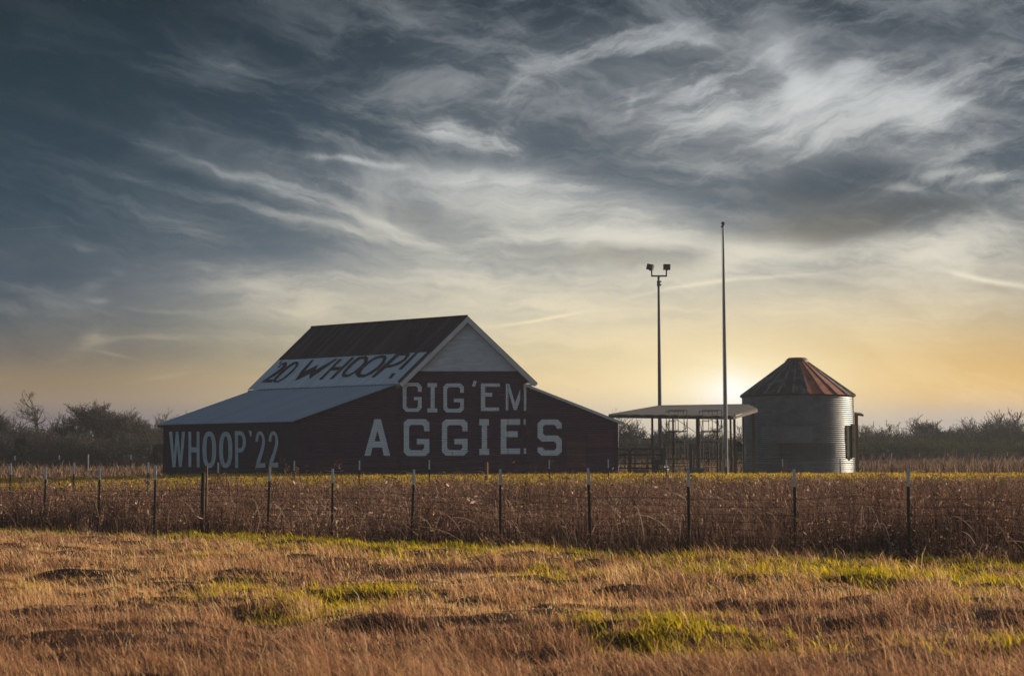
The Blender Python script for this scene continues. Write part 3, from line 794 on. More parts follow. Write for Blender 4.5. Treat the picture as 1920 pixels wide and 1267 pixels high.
# trims that cut across the lettering
def vtrim(px0, px1, y0, y1, th=.03):
    b = MB(); a = at(px0, y0, YF - th/2 - .012); c = at(px1, y1, YF - th/2 - .012)
    b.box(((a.x+c.x)/2, YF - th/2 - .012, (a.z+c.z)/2), (abs(c.x-a.x), th, abs(a.z-c.z))); return b.build('corner_trim', m_trim, barn)
vtrim(975.5, 981.8, 715, 871); vtrim(749, 753, 724, 892)
b = MB()
for px, ya, yb in ((809.8, 775, 885), (952.5, 712, 872), (848, 846, 890)):
    a = at(px, ya, YF); c = at(px, yb, YF); b.box((a.x, YF - .006, (a.z+c.z)/2), (.022, .012, a.z-c.z))
a = at(756, 777.2, YF); c = at(974, 777.2, YF); b.box(((a.x+c.x)/2, YF-.005, a.z), (c.x-a.x, .010, .03))
b.build('sheet_seams', m_trim, barn)
for (x0, x1, y0, y1) in ((1010, 1085, 826, 862), (1052, 1148, 836, 850), (1102, 1150, 812, 838)):   # patched sheets on the right
    b = MB(); a = at(x0, y0, YF - .008); c = at(x1, y1, YF - .008)
    if x0 == 1010: a = at(1063, y0, YF - .004); c = at(1099, 876, YF - .004)
    b.add([(a.x, YF-.004, a.z), (c.x, YF-.004, a.z), (c.x, YF-.004, c.z), (a.x, YF-.004, c.z)], [(0,3,2,1)])
    if x0 != 1052: b.build('patch_sheet', m_maroon2, barn)

# ---- side wall lettering
def side_un(nrm, p0, off, cx=280, cy=580):
    n = Vector(nrm).normalized()
    def un(a, b_):
        return on_plane(cx + a / 3.726, cy + b_ / 3.726, Vector(p0) + n * off, n)
    return un
def quadmap(glyphs, TL, TR, BR, BL):
    out = []
    for g in glyphs:
        o = []
        for a, b_ in g:
            t = 1 - b_
            x = (TL[0]*(1-a)+TR[0]*a)*(1-t) + (BL[0]*(1-a)+BR[0]*a)*t
            y = (TL[1]*(1-a)+TR[1]*a)*(1-t) + (BL[1]*(1-a)+BR[1]*a)*t
            o.append((x, y))
        out.append(o)
    return out
def ell(cx, cy, rx, ry, n=28, a0=0, a1=360, p=2.0):
    out = []
    for i in range(n):
        a = R(a0 + (a1 - a0) * i / n); c_, s_ = math.cos(a), math.sin(a)
        out.append((cx + rx * math.copysign(abs(c_) ** (2/p), c_), cy + ry * math.copysign(abs(s_) ** (2/p), s_)))
    return out
def gO(t=.30, p=2.4): return [ell(.5,.5,.5,.5,32,p=p), ell(.5,.5,.5-t,.5-t*.42,32,p=p)]
def gH(t=.26): return [[(0,0),(t,0),(t,.42),(1-t,.42),(1-t,0),(1,0),(1,1),(1-t,1),(1-t,.56),(t,.56),(t,1),(0,1)]]
def gW(t=.2): return [[(0,1),(t,1),(.30,.34),(.42,1),(.58,1),(.70,.34),(1-t,1),(1,1),(.79,0),(.61,0),(.5,.58),(.39,0),(.21,0)]]
def gP(t=.28):
    o = [(0,0),(t,0),(t,.42),(.55,.42)] + [(.5+.5*math.cos(R(a)), .71+.29*math.sin(R(a))) for a in range(-80,81,16)] + [(.55,1),(0,1)]
    i_ = [(t,.53),(.5,.53)] + [(.46+.26*math.cos(R(a)), .71+.18*math.sin(R(a))) for a in range(-75,76,15)] + [(.5,.89),(t,.89)]
    return [o, i_]
def g2(t=.28, b=.13):
    o = [(0,0),(1,0),(1,b),(.45,b)]
    o += [(.62,.27),(.86,.47),(1,.66)] + [(.5+.5*math.cos(R(a)), .72+.28*math.sin(R(a))) for a in range(0,181,15)]
    o += [(t,.70),(t+.02,.80),(.40,.89),(.52,.90),(.66,.86),(.72,.76),(.66,.62),(.45,.42),(.14,.2)]
    return [o]
def gA(): return [[(0,1),(1,1),(.75,.0),(.3,.1)]]
sn = Vector((-.566, -.824, 0))
SW = []
SW += quadmap(gW(), (138,853), (250,853), (250,1101), (138,1101))
SW += quadmap(gH(), (273,853), (350,853), (352,1102), (273,1101))
SW += quadmap(gO(), (371,850), (467,852), (467,1106), (371,1106))
SW += quadmap(gO(), (487,853), (580,853), (580,1106), (487,1106))
SW += quadmap(gP(), (597,848), (675,850), (675,1106), (600,1106))
SW += quadmap(gA(), (693,842), (716,852), (717,890), (700,892))
SW += quadmap(g2(), (741,848), (806,850), (811,1104), (742,1104))
SW += quadmap(g2(), (833,848), (900,850), (901,1103), (833,1103))
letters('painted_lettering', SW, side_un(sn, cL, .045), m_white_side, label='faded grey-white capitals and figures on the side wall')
# ---- roof lettering
rn = (bL - tl).cross(ap - tl).normalized(); rn = rn if rn.z > 0 else -rn
def Q(pts): return [((200 + a / 5.647) * 3.726, (70 + b_ / 5.647) * 3.726) for a, b_ in pts]
RW = [Q(o) for o in (
    [(264,148),(280,148),(256,183),(240,186)],
    [(228,222),(236,208),(270,178),(300,164),(318,161),(330,172),(322,205),(290,240),(225,290),(130,347),(190,345),(165,378),(55,376),(75,358),(120,328),(200,272),(265,225),(287,195),(280,190),(262,200),(246,220)],
    [(390,165),(430,155),(452,165),(440,205),(395,260),(320,325),(240,375),(190,378),(178,362),(200,325),(260,265),(330,205)],
    [(405,185),(420,180),(425,190),(405,220),(360,265),(290,325),(240,355),(215,358),(212,350),(240,315),(310,255),(370,205)],
    [(588,138),(614,138),(512,262),(658,188),(630,247),(836,127),(866,127),(565,338),(570,284),(408,362),(482,252)],
    [(880,130),(916,128),(828,213),(908,211),(1010,112),(1048,110),(812,340),(775,342),(868,247),(792,249),(695,348),(662,348)],
    [(1085,108),(1165,95),(1188,115),(1180,160),(1130,215),(1050,275),(975,318),(925,322),(905,305),(920,265),(975,200),(1035,145)],
    [(1105,130),(1145,128),(1145,160),(1095,215),(1030,265),(985,290),(950,290),(945,280),(975,240),(1030,185),(1075,148)],
    [(1270,103),(1330,88),(1375,92),(1383,115),(1365,165),(1300,235),(1215,290),(1140,322),(1080,322),(1058,300),(1080,255),(1140,195),(1205,142)],
    [(1310,117),(1345,120),(1335,155),(1285,210),(1215,260),(1160,290),(1115,290),(1105,275),(1130,235),(1190,180),(1250,137)],
    [(1490,65),(1625,62),(1628,85),(1585,140),(1510,190),(1430,215),(1372,222),(1255,322),(1218,322),(1340,205),(1425,128)],
    [(1515,93),(1585,90),(1568,125),(1500,165),(1430,190),(1404,190),(1455,143)],
    [(1685,62),(1720,60),(1545,240),(1503,240)], [(1442,278),(1480,278),(1430,335),(1400,335)])]
letters('painted_lettering', RW, side_un(rn, tl, .022), m_trim, label='slanting dark maroon capitals and figures on the white roof band')
d_ = (ap - tl).normalized(); b = MB(); b.bar(tl + SD * .14 + rn * .03 + d_ * .1, ap + SD * .14 + rn * .03, .17, .03, tuple(rn)); b.build('edge_strip', m_trim, barn)  # thin dark strip along the front edge of the roof slope

# concrete footing strip
m_conc = mat('concrete', '#6e6a66', .9, color2='#54504d', noise_scale=6)

# ================================================================ grain bin
m_steel_dark = mat('dark_steel', (.035,.033,.032,1), .6, color2=(.07,.055,.045,1), noise_scale=6)
m_rust = mat('rusty_steel', (.12,.05,.028,1), .85, color2=(.22,.10,.055,1), noise_scale=8)
m_galvp = mat('galvanised_pole', (.13,.135,.14,1), .38, metal=.3, color2=(.10,.10,.105,1), noise_scale=2, stretch=(3,3,.4))
m_wood = mat('weathered_timber', (.12,.085,.06,1), .9, color2=(.07,.05,.04,1), noise_scale=5, stretch=(1,1,.1))
m_binwall = mat('galvanised_corrugated_bin', (.155,.16,.17,1), .45, metal=.3, color2=(.085,.088,.095,1), noise_scale=1.6, stretch=(1,1,2.0), spec=.5)
YB = 93.5
Bc = at(1497.5, 889, YB); zb = gzf(Bc.x, YB); RB = 103 / F * YB
ztop = at(1497, 744, YB - RB * .3).z
Hc = ztop - zb
silo = empty('grain_bin', (Bc.x, YB, zb), 'round corrugated steel grain bin with a rusty conical roof', 'grain bin')
ring_h = Hc / 5
for k in range(5):             # five rings of corrugated sheet, each its own course
    mb = MB(); NS, per = 72, 8; nz = per * 6; vs = []
    rr = RB + (.012 if k % 2 else 0)
    for j in range(nz + 1):
        z = zb - (.1 if k == 0 and j == 0 else 0) + ring_h * (k + j / nz)
        rad = rr + .013 * math.cos(2 * math.pi * j / 6) 
        for i in range(NS):
            a = 2 * math.pi * i / NS; vs.append((Bc.x + rad * math.cos(a), YB + rad * math.sin(a), z))
    mb.add(vs, [(j*NS+i, j*NS+(i+1)%NS, (j+1)*NS+(i+1)%NS, (j+1)*NS+i) for j in range(nz) for i in range(NS)], True)
    mb.build('wall_ring', m_binwall, silo)
m_patch = mat('newer_steel_sheet', (.20,.205,.215,1), .45, metal=.3, color2=(.15,.155,.165,1), noise_scale=2)
m_patchd = mat('tarnished_steel_sheet', (.085,.085,.092,1), .5, metal=.3, color2=(.06,.06,.065,1), noise_scale=2)
def bin_sheet(px0, px1, z0, z1, m, off=.03, name='wall_sheet'):
    mb = MB(); a0 = math.asin(max(-1, min(1, (px0 - 1497.5) / 103))); a1 = math.asin(max(-1, min(1, (px1 - 1497.5) / 103)))
    n = 24; nz = 36; vs = []
    for j in range(nz + 1):
        rad = RB + off + .011 * math.cos(2 * math.pi * j / 6 * (z1 - z0) / (nz / 6 * ring_h / 8))
        for i in range(n + 1):
            a = a0 + (a1 - a0) * i / n; vs.append((Bc.x + rad * math.sin(a), YB - rad * math.cos(a), z0 + (z1 - z0) * j / nz))
    mb.add(vs, [(j*(n+1)+i, j*(n+1)+i+1, (j+1)*(n+1)+i+1, (j+1)*(n+1)+i) for j in range(nz) for i in range(n)], True)
    return mb.build(name, m, silo)
bin_sheet(1418, 1504, zb + ring_h * 2, zb + ring_h * 3, m_patch)
bin_sheet(1446, 1547, zb + ring_h * .95, zb + ring_h * 1.98, m_patchd)
# sloping roof of ribbed wedge panels
m_cone = mat('rusting_roof_panel', (.040,.022,.020,1), .6, metal=.1, color2=(.12,.125,.13,1), noise_scale=1.9, lo=.52, hi=.62)
m_rib = mat('galvanised_rib', (.24,.22,.21,1), .5, metal=.3, color2=(.13,.055,.03,1), noise_scale=2.2, lo=.42, hi=.6)
m_cone2 = mat('rusted_roof_panel', (.34,.085,.032,1), .75, color2=(.10,.036,.024,1), noise_scale=2.5)
RE = 107 / F * YB; ze = at(1497, 741.5, YB - RE * .2).z - .02
zt = at(1497, 679, YB).z; RT = 21.5 / F * YB
NP = 24
for k in range(NP):
    a0 = 2*math.pi*k/NP; a1 = 2*math.pi*(k+1)/NP
    def cp(r, a, z): return (Bc.x + r * math.cos(a), YB + r * math.sin(a), z)
    nrad = 6; vs = []; aw = (a1 - a0)
    prof = [(.07, 0), (.5, -.02), (.93, 0)]
    rv = []
    for i in range(nrad + 1):
        r = RT + (RE - RT) * i / nrad; z = zt + (ze - zt) * i / nrad; q_ = .4 + .6 * i / nrad
        for s, h in ((-.07, -.01), (-.045, .085), (.045, .085), (.07, -.01)): rv.append(cp(r, a0 + aw * s, z + h * q_))
    mr_ = MB(); mr_.add(rv, [(i*4+j, (i+1)*4+j, (i+1)*4+j+1, i*4+j+1) for i in range(nrad) for j in range(3)])
    mr_.build('standing_rib', m_rib, silo)
    for i in range(nrad + 1):
        r = RT + (RE - RT) * i / nrad; z = zt + (ze - zt) * i / nrad
        for s, h in [(.0, .0)] + prof + [(1.0, .0)]: vs.append(cp(r, a0 + aw * s, z + h * (.4 + .6 * i / nrad)))
    m_ = len(prof) + 2; mb = MB()
    mb.add(vs, [(i*m_+j, (i+1)*m_+j, (i+1)*m_+j+1, i*m_+j+1) for i in range(nrad) for j in range(m_-1)])
    ang = math.degrees((a0 + a1) / 2) % 360
    mb.build('roof_panel', m_cone2 if (275 < ang or ang < 70) and k % 4 != 1 else m_cone, silo)
mb = MB()
mb.tube([(Bc.x, YB, zt - .12), (Bc.x, YB, zt + .10)], [RT * 1.06, RT * 1.0], 24); mb.build('neck_ring', m_cone, silo)
mb = MB(); mb.tube([(Bc.x + .02, YB, zt + .101), (Bc.x + .02, YB, zt + .20), (Bc.x + .02, YB, zt + .27)], [RT * .93, RT * .90, RT * .74], 24); mb.build('cap', m_rust, silo)
mb = MB()                                           # eave flashing
mb.tube([(Bc.x, YB, ze - .05), (Bc.x, YB, ze + .0)], [RE * .985, RE * .995], 60, cap=False); mb.build('eave_flashing', m_rust, silo)
# door on the right with its open timber leaf
m_leaf = mat('tan_door_leaf', (.50,.36,.20,1), .8, color2=(.36,.26,.15,1), noise_scale=4)
m_dark = mat('opening_shade_sheet', (.012,.012,.012,1), .9)
z0, z1 = at(1597, 858.5, YB).z, at(1597, 798.5, YB).z
dr = bin_sheet(1571, 1586, z0, z1, m_dark, off=.06, name='door')  # dark sheet on the unbroken wall, painted in for the shaded doorway
lf = at(1600.5, 828, YB - RB * .55)
mb = MB(); mb.box((lf.x, lf.y, (z0 + z1) / 2 + .03), (.20, .30, z1 - z0 + .04)); mb.build('door_leaf', m_leaf, dr)
mb = MB(); mb.box((lf.x - .02, lf.y - .17, (z0+z1)/2 + .1), (.035, .04, .10)); mb.build('latch', m_steel_dark, dr)
# ladder-like bolted seam
mb = MB(); a = R(65); dv = Vector((math.sin(a), -math.cos(a), 0)); p = Vector((Bc.x, YB, 0)) + dv * (RB + .03)
mb.bar(p + Vector((0,0,zb)), p + Vector((0,0,ztop)), .03, .02); mb.build('bolted_seam', m_steel_dark, silo)

# ================================================================ open shed between barn and bin
shed = empty('open_shed', (at(1290, 888, 85).x, 85, gzf(10, 85)), 'low open-sided shed with a thin metal roof on dark posts, between barn and grain bin', 'shed')
m_shedroof = mat('dull_shed_roofing', (.095,.088,.084,1), .75, color2=(.07,.065,.062,1), noise_scale=1.2, spec=.2)
A_, B_, C_, D1, E_ = at(1141, 776, 80), at(1375, 779, 80), at(1420, 765.5, 86), at(1402, 757, 89.5), at(1236, 759.5, 90)
mb = MB(); mb.poly([A_, B_, C_, D1, E_], .03, Vector((0,0,1))); mb.build('roof', m_shedroof, shed)
mb = MB(); dn = Vector((0,0,-.12)); mb.bar(A_ + dn, B_ + dn, .05, .17); mb.build('fascia', m_steel_dark, shed)
mb = MB(); dn = Vector((0,0,-.13)); mb.bar(B_ + dn, C_ + dn, .04, .15); mb.build('fascia', m_wood, shed)
mb = MB(); dn = Vector((0,0,-.12)); mb.bar(D1 + dn, E_ + dn, .05, .15); mb.build('fascia', m_steel_dark, shed)
mb = MB()
for s in np.linspace(.06, .94, 9):
    p, q_ = A_.lerp(B_, s), E_.lerp(D1, s); mb.bar(p + Vector((0,.05,-.10)), q_ + Vector((0,-.05,-.10)), .05, .10)
mb.build('rafters', m_wood, shed)
for px, Y, wd, mm_ in ((1223, 80.4, .11, m_steel_dark), (1307.7, 80.4, .15, m_steel_dark), (1377, 80.3, .12, m_steel_dark), (1393.5, 84, .07, m_steel_dark), (1412.5, 85.4, .16, m_wood), (1369.8, 86.5, .11, m_rust), (1262, 88.8, .10, m_steel_dark), (1345, 88.8, .1, m_steel_dark)):
    p = at(px, 800, Y); t = 0
    # roof height above this post
    zr = A_.z + (Y - 80) / 10 * (E_.z - A_.z) - .06
    mb = MB(); g_ = gzf(p.x, Y) - .1; mb.box((p.x, Y, (g_ + zr) / 2), (wd, wd, zr - g_)); mb.build('post', mm_, shed)

# small lean-to behind the bin
lean = empty('lean_to', (at(1607, 888, 99).x, 99, gzf(22.8, 99)), 'small brown lean-to roof and post poking out from behind the grain bin', 'lean-to')
mb = MB(); mb.poly([at(1580,770.5,98), at(1619,776.5,98), at(1614,773.5,101.5), at(1575,768.5,101.5)], .04, Vector((0,0,1))); mb.build('roof', m_shedroof, lean)
mb = MB(); mb.bar(at(1580,773,97.96), at(1619,778.4,97.96), .05, .14); mb.build('fascia', m_rust, lean)
for px, Y in ((1606.5, 98.3), (1588, 98.3), (1602, 101.2)):
    p = at(px, 780, Y); g_ = gzf(p.x, Y) - .1; zt_ = at(px, 776, Y).z - .05
    mb = MB(); mb.box((p.x, Y, (g_+zt_)/2), (.13, .13, zt_ - g_)); mb.build('post', m_rust if px > 1600 else m_wood, lean)

# ================================================================ poles
YL = 92.0
p0 = at(1238, 870, YL); g_ = gzf(p0.x, YL); X = p0.x
lamp = empty('floodlight_pole', (X, YL, g_), 'tall steel pole topped by two square floodlights', 'light pole')
zc = at(1235, 517.5, YL).z; ztp = at(1235, 522, YL).z
mb = MB(); mb.tube([(X, YL, g_ - .2), (X, YL, g_ + 6), (X, YL, zc - .05)], [.135, .11, .075], 14); mb.build('pole', m_galvp, lamp)
mb = MB()
for dz_ in (-.35, -.55): mb.tube([(X - .06, YL, zc + dz_), (X + (.16 if dz_ > -.6 else .02), YL, zc + dz_)], .05, 8)
mb.tube([(X, YL, zc - .30), (X, YL, zc - .62)], .11, 12); mb.build('collar', m_steel_dark, lamp)
mb = MB(); mb.tube([(X - .06, YL, zc - 1.25), (X + .02, YL, zc - 1.25)], .05, 8); mb.build('clamp', m_steel_dark, lamp)
mb = MB(); xl, xr_ = at(1222, 517, YL).x, at(1249.5, 517, YL).x
mb.bar((xl - .03, YL, zc), (xr_ + .03, YL, zc), .09); 
for xx in (xl, xr_): mb.bar((xx, YL, zc), (xx, YL, zc + .40), .08)
mb.build('crossarm', m_steel_dark, lamp)
for xx, yaw, tilt in ((xl - .09, R(-28), R(14)), (xr_ + .03, R(12), R(4))):
    rot = Matrix.Rotation(yaw, 3, 'Z') @ Matrix.Rotation(tilt, 3, 'Y' if xx < X else 'X')
    mb = MB(); mb.box((xx, YL, zc + .56), (.40, .22, .36), rot); hd = mb.build('floodlight', m_steel_dark, lamp)
    mb = MB(); mb.box(Vector((xx, YL, zc + .56)) + rot @ Vector((0, .125, 0)), (.34, .03, .30), rot); mb.build('lens', mat('floodlight_glass', (.3,.3,.3,1), .15), hd)
    mb = MB(); mb.box((xx, YL, zc + .38), (.10, .10, .10)); mb.build('bracket', m_steel_dark, hd)
YP = 79.0
p0 = at(1361.7, 885, YP); g_ = gzf(p0.x, YP); X = p0.x
fp = empty('flagpole', (X, YP, g_), 'bare tapering flagpole with a ball on top, no flag', 'flagpole')
zt_ = at(1357, 424, YP).z
m_alu = mat('brushed_aluminium', (.20,.205,.215,1), .32, metal=.35, color2=(.16,.165,.17,1), noise_scale=1.5, stretch=(3,3,.3))
mb = MB(); mb.tube([(X, YP, g_ - .1), (X, YP, g_ + 4), (X, YP, g_ + 9), (X, YP, zt_)], [.105, .10, .08, .048], 16); mb.build('pole', m_alu, fp)
mb = MB(); mb.tube([(X, YP, g_ - .05), (X, YP, g_ + .08)], [.19, .13], 16); mb.build('base_collar', m_alu, fp)
bm = bmesh.new(); bmesh.ops.create_uvsphere(bm, u_segments=16, v_segments=10, radius=.105)
mb = MB(); mb.add([v_.co + Vector((X, YP, zt_ + .14)) for v_ in bm.verts], [tuple(v_.index for v_ in f_.verts) for f_ in bm.faces], True); bm.free()
mb.build('ball', m_rust, fp)
mb = MB(); mb.tube([(X, YP, zt_ - .02), (X, YP, zt_ + .06)], .06, 10); mb.box((X - .07, YP, zt_ - .03), (.10, .05, .09)); mb.build('pulley', m_steel_dark, fp)
mb = MB(); mb.tube([(X - .09, YP - .02, zt_ - .05), (X - .13, YP - .04, g_ + 1.3)], .008, 5); mb.build('halyard', m_rake, fp)
mb = MB(); mb.bar((X - .11, YP - .08, g_ + 1.2), (X - .11, YP - .08, g_ + 1.4), .03); mb.build('cleat', m_steel_dark, fp)

# ================================================================ scaffolding, pens and clutter under the shed
def scaffold(px0, px1, Y, label):
    g_ = gzf(at(px0, 880, Y).x, Y); x0, x1 = at(px0, 880, Y).x, at(px1, 880, Y).x
    e = empty('scaffold', ((x0 + x1) / 2, Y, g_), label, 'scaffold', 'scaffold towers in front of the shed')
    def lv(py): return at(px0, py, Y).z
    Yb = Y + 1.5
    for yy, dx_ in ((Y, 0), (Yb, 0)):
        mb = MB(); r = .022
        for x in (x0, x1): mb.tube([(x, yy, g_ - .03), (x, yy, lv(768.5))], r, 6)
        for py in (769, 808, 827.5, 860): mb.tube([(x0, yy, lv(py)), (x1, yy, lv(py))], r, 6)
        xm = (x0 + x1) / 2
        mb.tube([(xm, yy, lv(769)), (xm, yy, lv(808))], r * .8, 6); mb.tube([(xm, yy, lv(828)), (xm, yy, lv(860))], r * .8, 6)
        mb.tube([(x0, yy, lv(788)), (xm, yy, lv(788))], r * .8, 6)
        mb.build('end_frame', m_steel_dark, e)
    mb = MB()
    for x in (x0, x1):
        mb.tube([(x, Y, lv(825)), (x, Yb, lv(785))], .014, 5); mb.tube([(x, Y, lv(785)), (x, Yb, lv(825))], .014, 5)
    mb.tube([(x0, Y - .04, lv(824)), (x1, Y - .04, lv(801))], .014, 5)
    mb.tube([(x0 + .1, Y + .05, lv(778)), (x1 + .9, Y + .05, lv(822))], .014, 5)
    mb.build('cross_brace', m_steel_dark, e)
scaffold(1255.5, 1289.5, 79.4, 'left of two dark pipe scaffold towers standing at the shed')
scaffold(1319, 1354.5, 79.4, 'right of two dark pipe scaffold towers, beside the flagpole')

def pen(name, px0, px1, Y, pys, verts_, label, m=m_steel_dark, r=.028, Y2=None, group=None):
    Y2 = Y2 or Y; a, c = at(px0, 870, Y), at(px1, 870, Y2)
    e = empty(name, ((a.x + c.x)/2, (Y + Y2)/2, gzf((a.x+c.x)/2, Y)), label, 'pen fence', group)
    mb = MB()
    for py in pys: mb.tube([at(px0, py, Y), at(px1, py, Y) if Y2 == Y else at(px1, py, Y2)], r, 6)
    for q_, w_ in ((px0, Y), (px1, Y2)): mb.tube([at(q_, pys[0], w_), at(q_, pys[-1], w_)], r, 6)
    mb.build('rails', m, e)
    for px, py, wd in verts_:
        t = (px - px0) / (px1 - px0); yy = Y + (Y2 - Y) * t; p = at(px, py, yy); g_ = gzf(p.x, yy) - .05
        mb = MB(); mb.box((p.x, yy - .04, (g_ + p.z)/2), (wd, wd, p.z - g_)); mb.build('post', m, e)
    return e
pen('corral_fence', 1150, 1240, 87, (842, 852, 868.5, 877), ((1171.5, 832, .07), (1180.5, 842, .19), (1214, 850, .07), (1241, 840, .1)), 'dark rail corral fence just right of the barn', r=.05)
pen('corral_gate', 1243, 1298, 83, (841, 849, 860, 868, 874), ((1294, 832, .13), (1243, 845, .08)), 'tubular gate panel behind the left scaffold tower')
pen('corral_gate', 1298, 1362, 84, (841, 850, 860, 865, 871, 876), ((1345, 842, .05), (1328, 842, .05)), 'tubular gate panel behind the right scaffold tower')
pen('corral_gate', 1378, 1396, 85, (834, 845, 853, 860, 867), ((1381, 836, .05),), 'short gate panel between the shed posts by the grain bin')
pen('corral_fence', 1150, 1400, 104, (833, 846, 858, 868), ((1190, 833, .1), (1246, 833, .1), (1300, 833, .1), (1350, 833, .1), (1395, 833, .1)), 'thin far rail fence crossing behind the whole shed', r=.025)

m_bluegrey = mat('blue_grey_plastic', (.09,.12,.14,1), .6)
def trough(px0, px1, py0, py1, Y, label):
    a, c = at(px0, py0, Y), at(px1, py1, Y); g_ = gzf(a.x, Y)
    e = empty('feed_trough', ((a.x+c.x)/2, Y, g_), label, 'trough', 'feed troughs at the front of the shed')
    zt2 = a.z; w_, h_ = c.x - a.x, zt2 - g_
    x0, x1 = a.x, c.x
    mb = MB(); top = [(x0, Y-.3, zt2), (x1, Y-.3, zt2), (x1, Y+.3, zt2), (x0, Y+.3, zt2)]
    bot = [(x0+.12, Y-.2, g_+h_*.35), (x1-.12, Y-.2, g_+h_*.35), (x1-.12, Y+.2, g_+h_*.35), (x0+.12, Y+.2, g_+h_*.35)]
    ins = [(x0+.05, Y-.25, zt2), (x1-.05, Y-.25, zt2), (x1-.05, Y+.25, zt2), (x0+.05, Y+.25, zt2)]
    inb = [(x0+.15, Y-.17, g_+h_*.45), (x1-.15, Y-.17, g_+h_*.45), (x1-.15, Y+.17, g_+h_*.45), (x0+.15, Y+.17, g_+h_*.45)]
    mb.add(top + bot + ins + inb, [(0,1,5,4),(1,2,6,5),(2,3,7,6),(3,0,4,7),(4,5,6,7),(0,8,9,1),(1,9,10,2),(2,10,11,3),(3,11,8,0),(8,12,13,9),(9,13,14,10),(10,14,15,11),(11,15,12,8),(12,15,14,13)])
    mb.build('basin', m_bluegrey, e)
    for x in (x0 + .18, x1 - .18):
        mb = MB(); mb.box((x, Y, g_ + h_*.17), (.08, .38, h_*.36)); mb.build('leg', m_steel_dark, e)
trough(1186, 1216, 879, 888, 79.6, 'low blue-grey trough nearest the barn corner')
trough(1284, 1321, 878, 888, 79.0, 'low blue-grey trough between the two scaffold towers')

# tractor implement heap: boxy control cabinet and a dark roller beside the light pole
m_cab = mat('grey_cabinet_paint', (.07,.072,.075,1), .6, color2=(.05,.05,.05,1), noise_scale=5)
a, c = at(1226, 861, 82), at(1241, 876, 82); g_ = gzf(a.x, 82)
cab = empty('utility_cabinet', ((a.x+c.x)/2, 82, g_), 'grey utility box on legs below the floodlight pole', 'utility box')
mb = MB(); mb.box(((a.x+c.x)/2, 82, (a.z+c.z)/2), (c.x-a.x, .35, a.z-c.z)); mb.build('case', m_cab, cab)
mb = MB(); mb.box(((a.x+c.x)/2, 81.81, (a.z+c.z)/2), (c.x-a.x-.06, .02, a.z-c.z-.06)); mb.build('door', m_steel_dark, cab)
for x in (a.x + .05, c.x - .05):
    mb = MB(); mb.box((x, 82, (g_+c.z)/2), (.05, .05, c.z-g_)); mb.build('leg', m_steel_dark, cab)
a, c = at(1229, 873, 80.6), at(1252, 889, 80.6); g_ = gzf(a.x, 80.6)
heap = empty('field_roller', ((a.x+c.x)/2, 80.6, g_), 'dark round-drummed farm implement on the ground left of the scaffold', 'farm implement')
rad = (a.z - g_) / 2 + .02
mb = MB(); mb.tube([(a.x, 80.4, g_+rad), (a.x+.06, 80.4, g_+rad), (c.x-.06, 80.8, g_+rad), (c.x, 80.8, g_+rad)], [rad*.8, rad, rad, rad*.8], 18); mb.build('drum', m_steel_dark, heap)
mb = MB(); mb.bar((a.x-.1, 80.2, g_+rad), (c.x+.1, 80.2, g_+rad*1.5), .07); mb.bar((c.x+.1, 80.2, g_+rad*1.5), (c.x+.45, 79.7, g_+.1), .06); mb.build('frame', m_steel_dark, heap)
for px, py in ((1243.8, 845), (1249.2, 862)):
    p = at(px, py, 80.2); g_ = gzf(p.x, 80.2)
    e = empty('marker_post', (p.x, 80.2, g_), 'thin pale timber stake beside the floodlight pole' if px < 1246 else 'short white-topped stake left of the scaffold', 'stake')
    mb = MB(); mb.box((p.x, 80.2, (g_+p.z)/2), (.06,.05,p.z-g_)); mb.build('stake', m_wood if px < 1246 else m_rake, e)
p = at(1386, 830, 84.6); g_ = at(1386, 836, 84.6).z
e = empty('saddle', (p.x, 84.6, g_ - .05), 'dark saddle-like bundle slung over the short gate panel by the grain bin', 'bundle')
mb = MB(); mb.tube([(p.x-.20, 84.6, g_-.02), (p.x-.14, 84.6, g_+.10), (p.x, 84.6, g_+.15), (p.x+.13, 84.6, g_+.13), (p.x+.2, 84.6, g_)], [.06,.13,.15,.12,.06], 10); mb.build('seat', m_steel_dark, e)
mb = MB(); mb.box((p.x, 84.5, g_-.14), (.30,.05,.30)); mb.build('flap', m_steel_dark, e)

# ================================================================ fences
m_tpost = mat('dark_green_steel_post', (.016,.022,.020,1), .6, color2=(.03,.03,.026,1), noise_scale=6)
m_tip = mat('white_post_tip', (.50,.56,.58,1), .6, color2=(.36,.40,.42,1), noise_scale=10)
m_wire = mat('fence_wire', (.045,.042,.04,1), .5, metal=.6)
def tpost(parent, x, y, zt, tip, name='fence_post', lean=0.0, pale=True, s=1.0):
    g_ = gzf(x, y) - .1; tx = x + lean
    e = MB()
    def pt(z): t = (z - g_) / (zt - g_); return Vector((x + lean * t, y, z))
    z1_ = zt - tip if pale else zt
    def tee(m_b, a, b_):       # T-section with studs on the face
        m_b.bar(a, b_, .048*s, .009, (0,1,0)); m_b.bar(a + Vector((0,.022,0)), b_ + Vector((0,.022,0)), .009*s, .04, (0,1,0))
    tee(e, pt(g_), pt(z1_))
    z = g_ + .2
    while z < z1_ - .05: e.box(pt(z) + Vector((0,-.009,0)), (.02*s,.012,.012)); z += .11
    po = e.build(name, m_tpost, parent)
    if pale:
        e = MB(); tee(e, pt(z1_), pt(zt)); e.build('white_tip', m_tip, po)
    return po
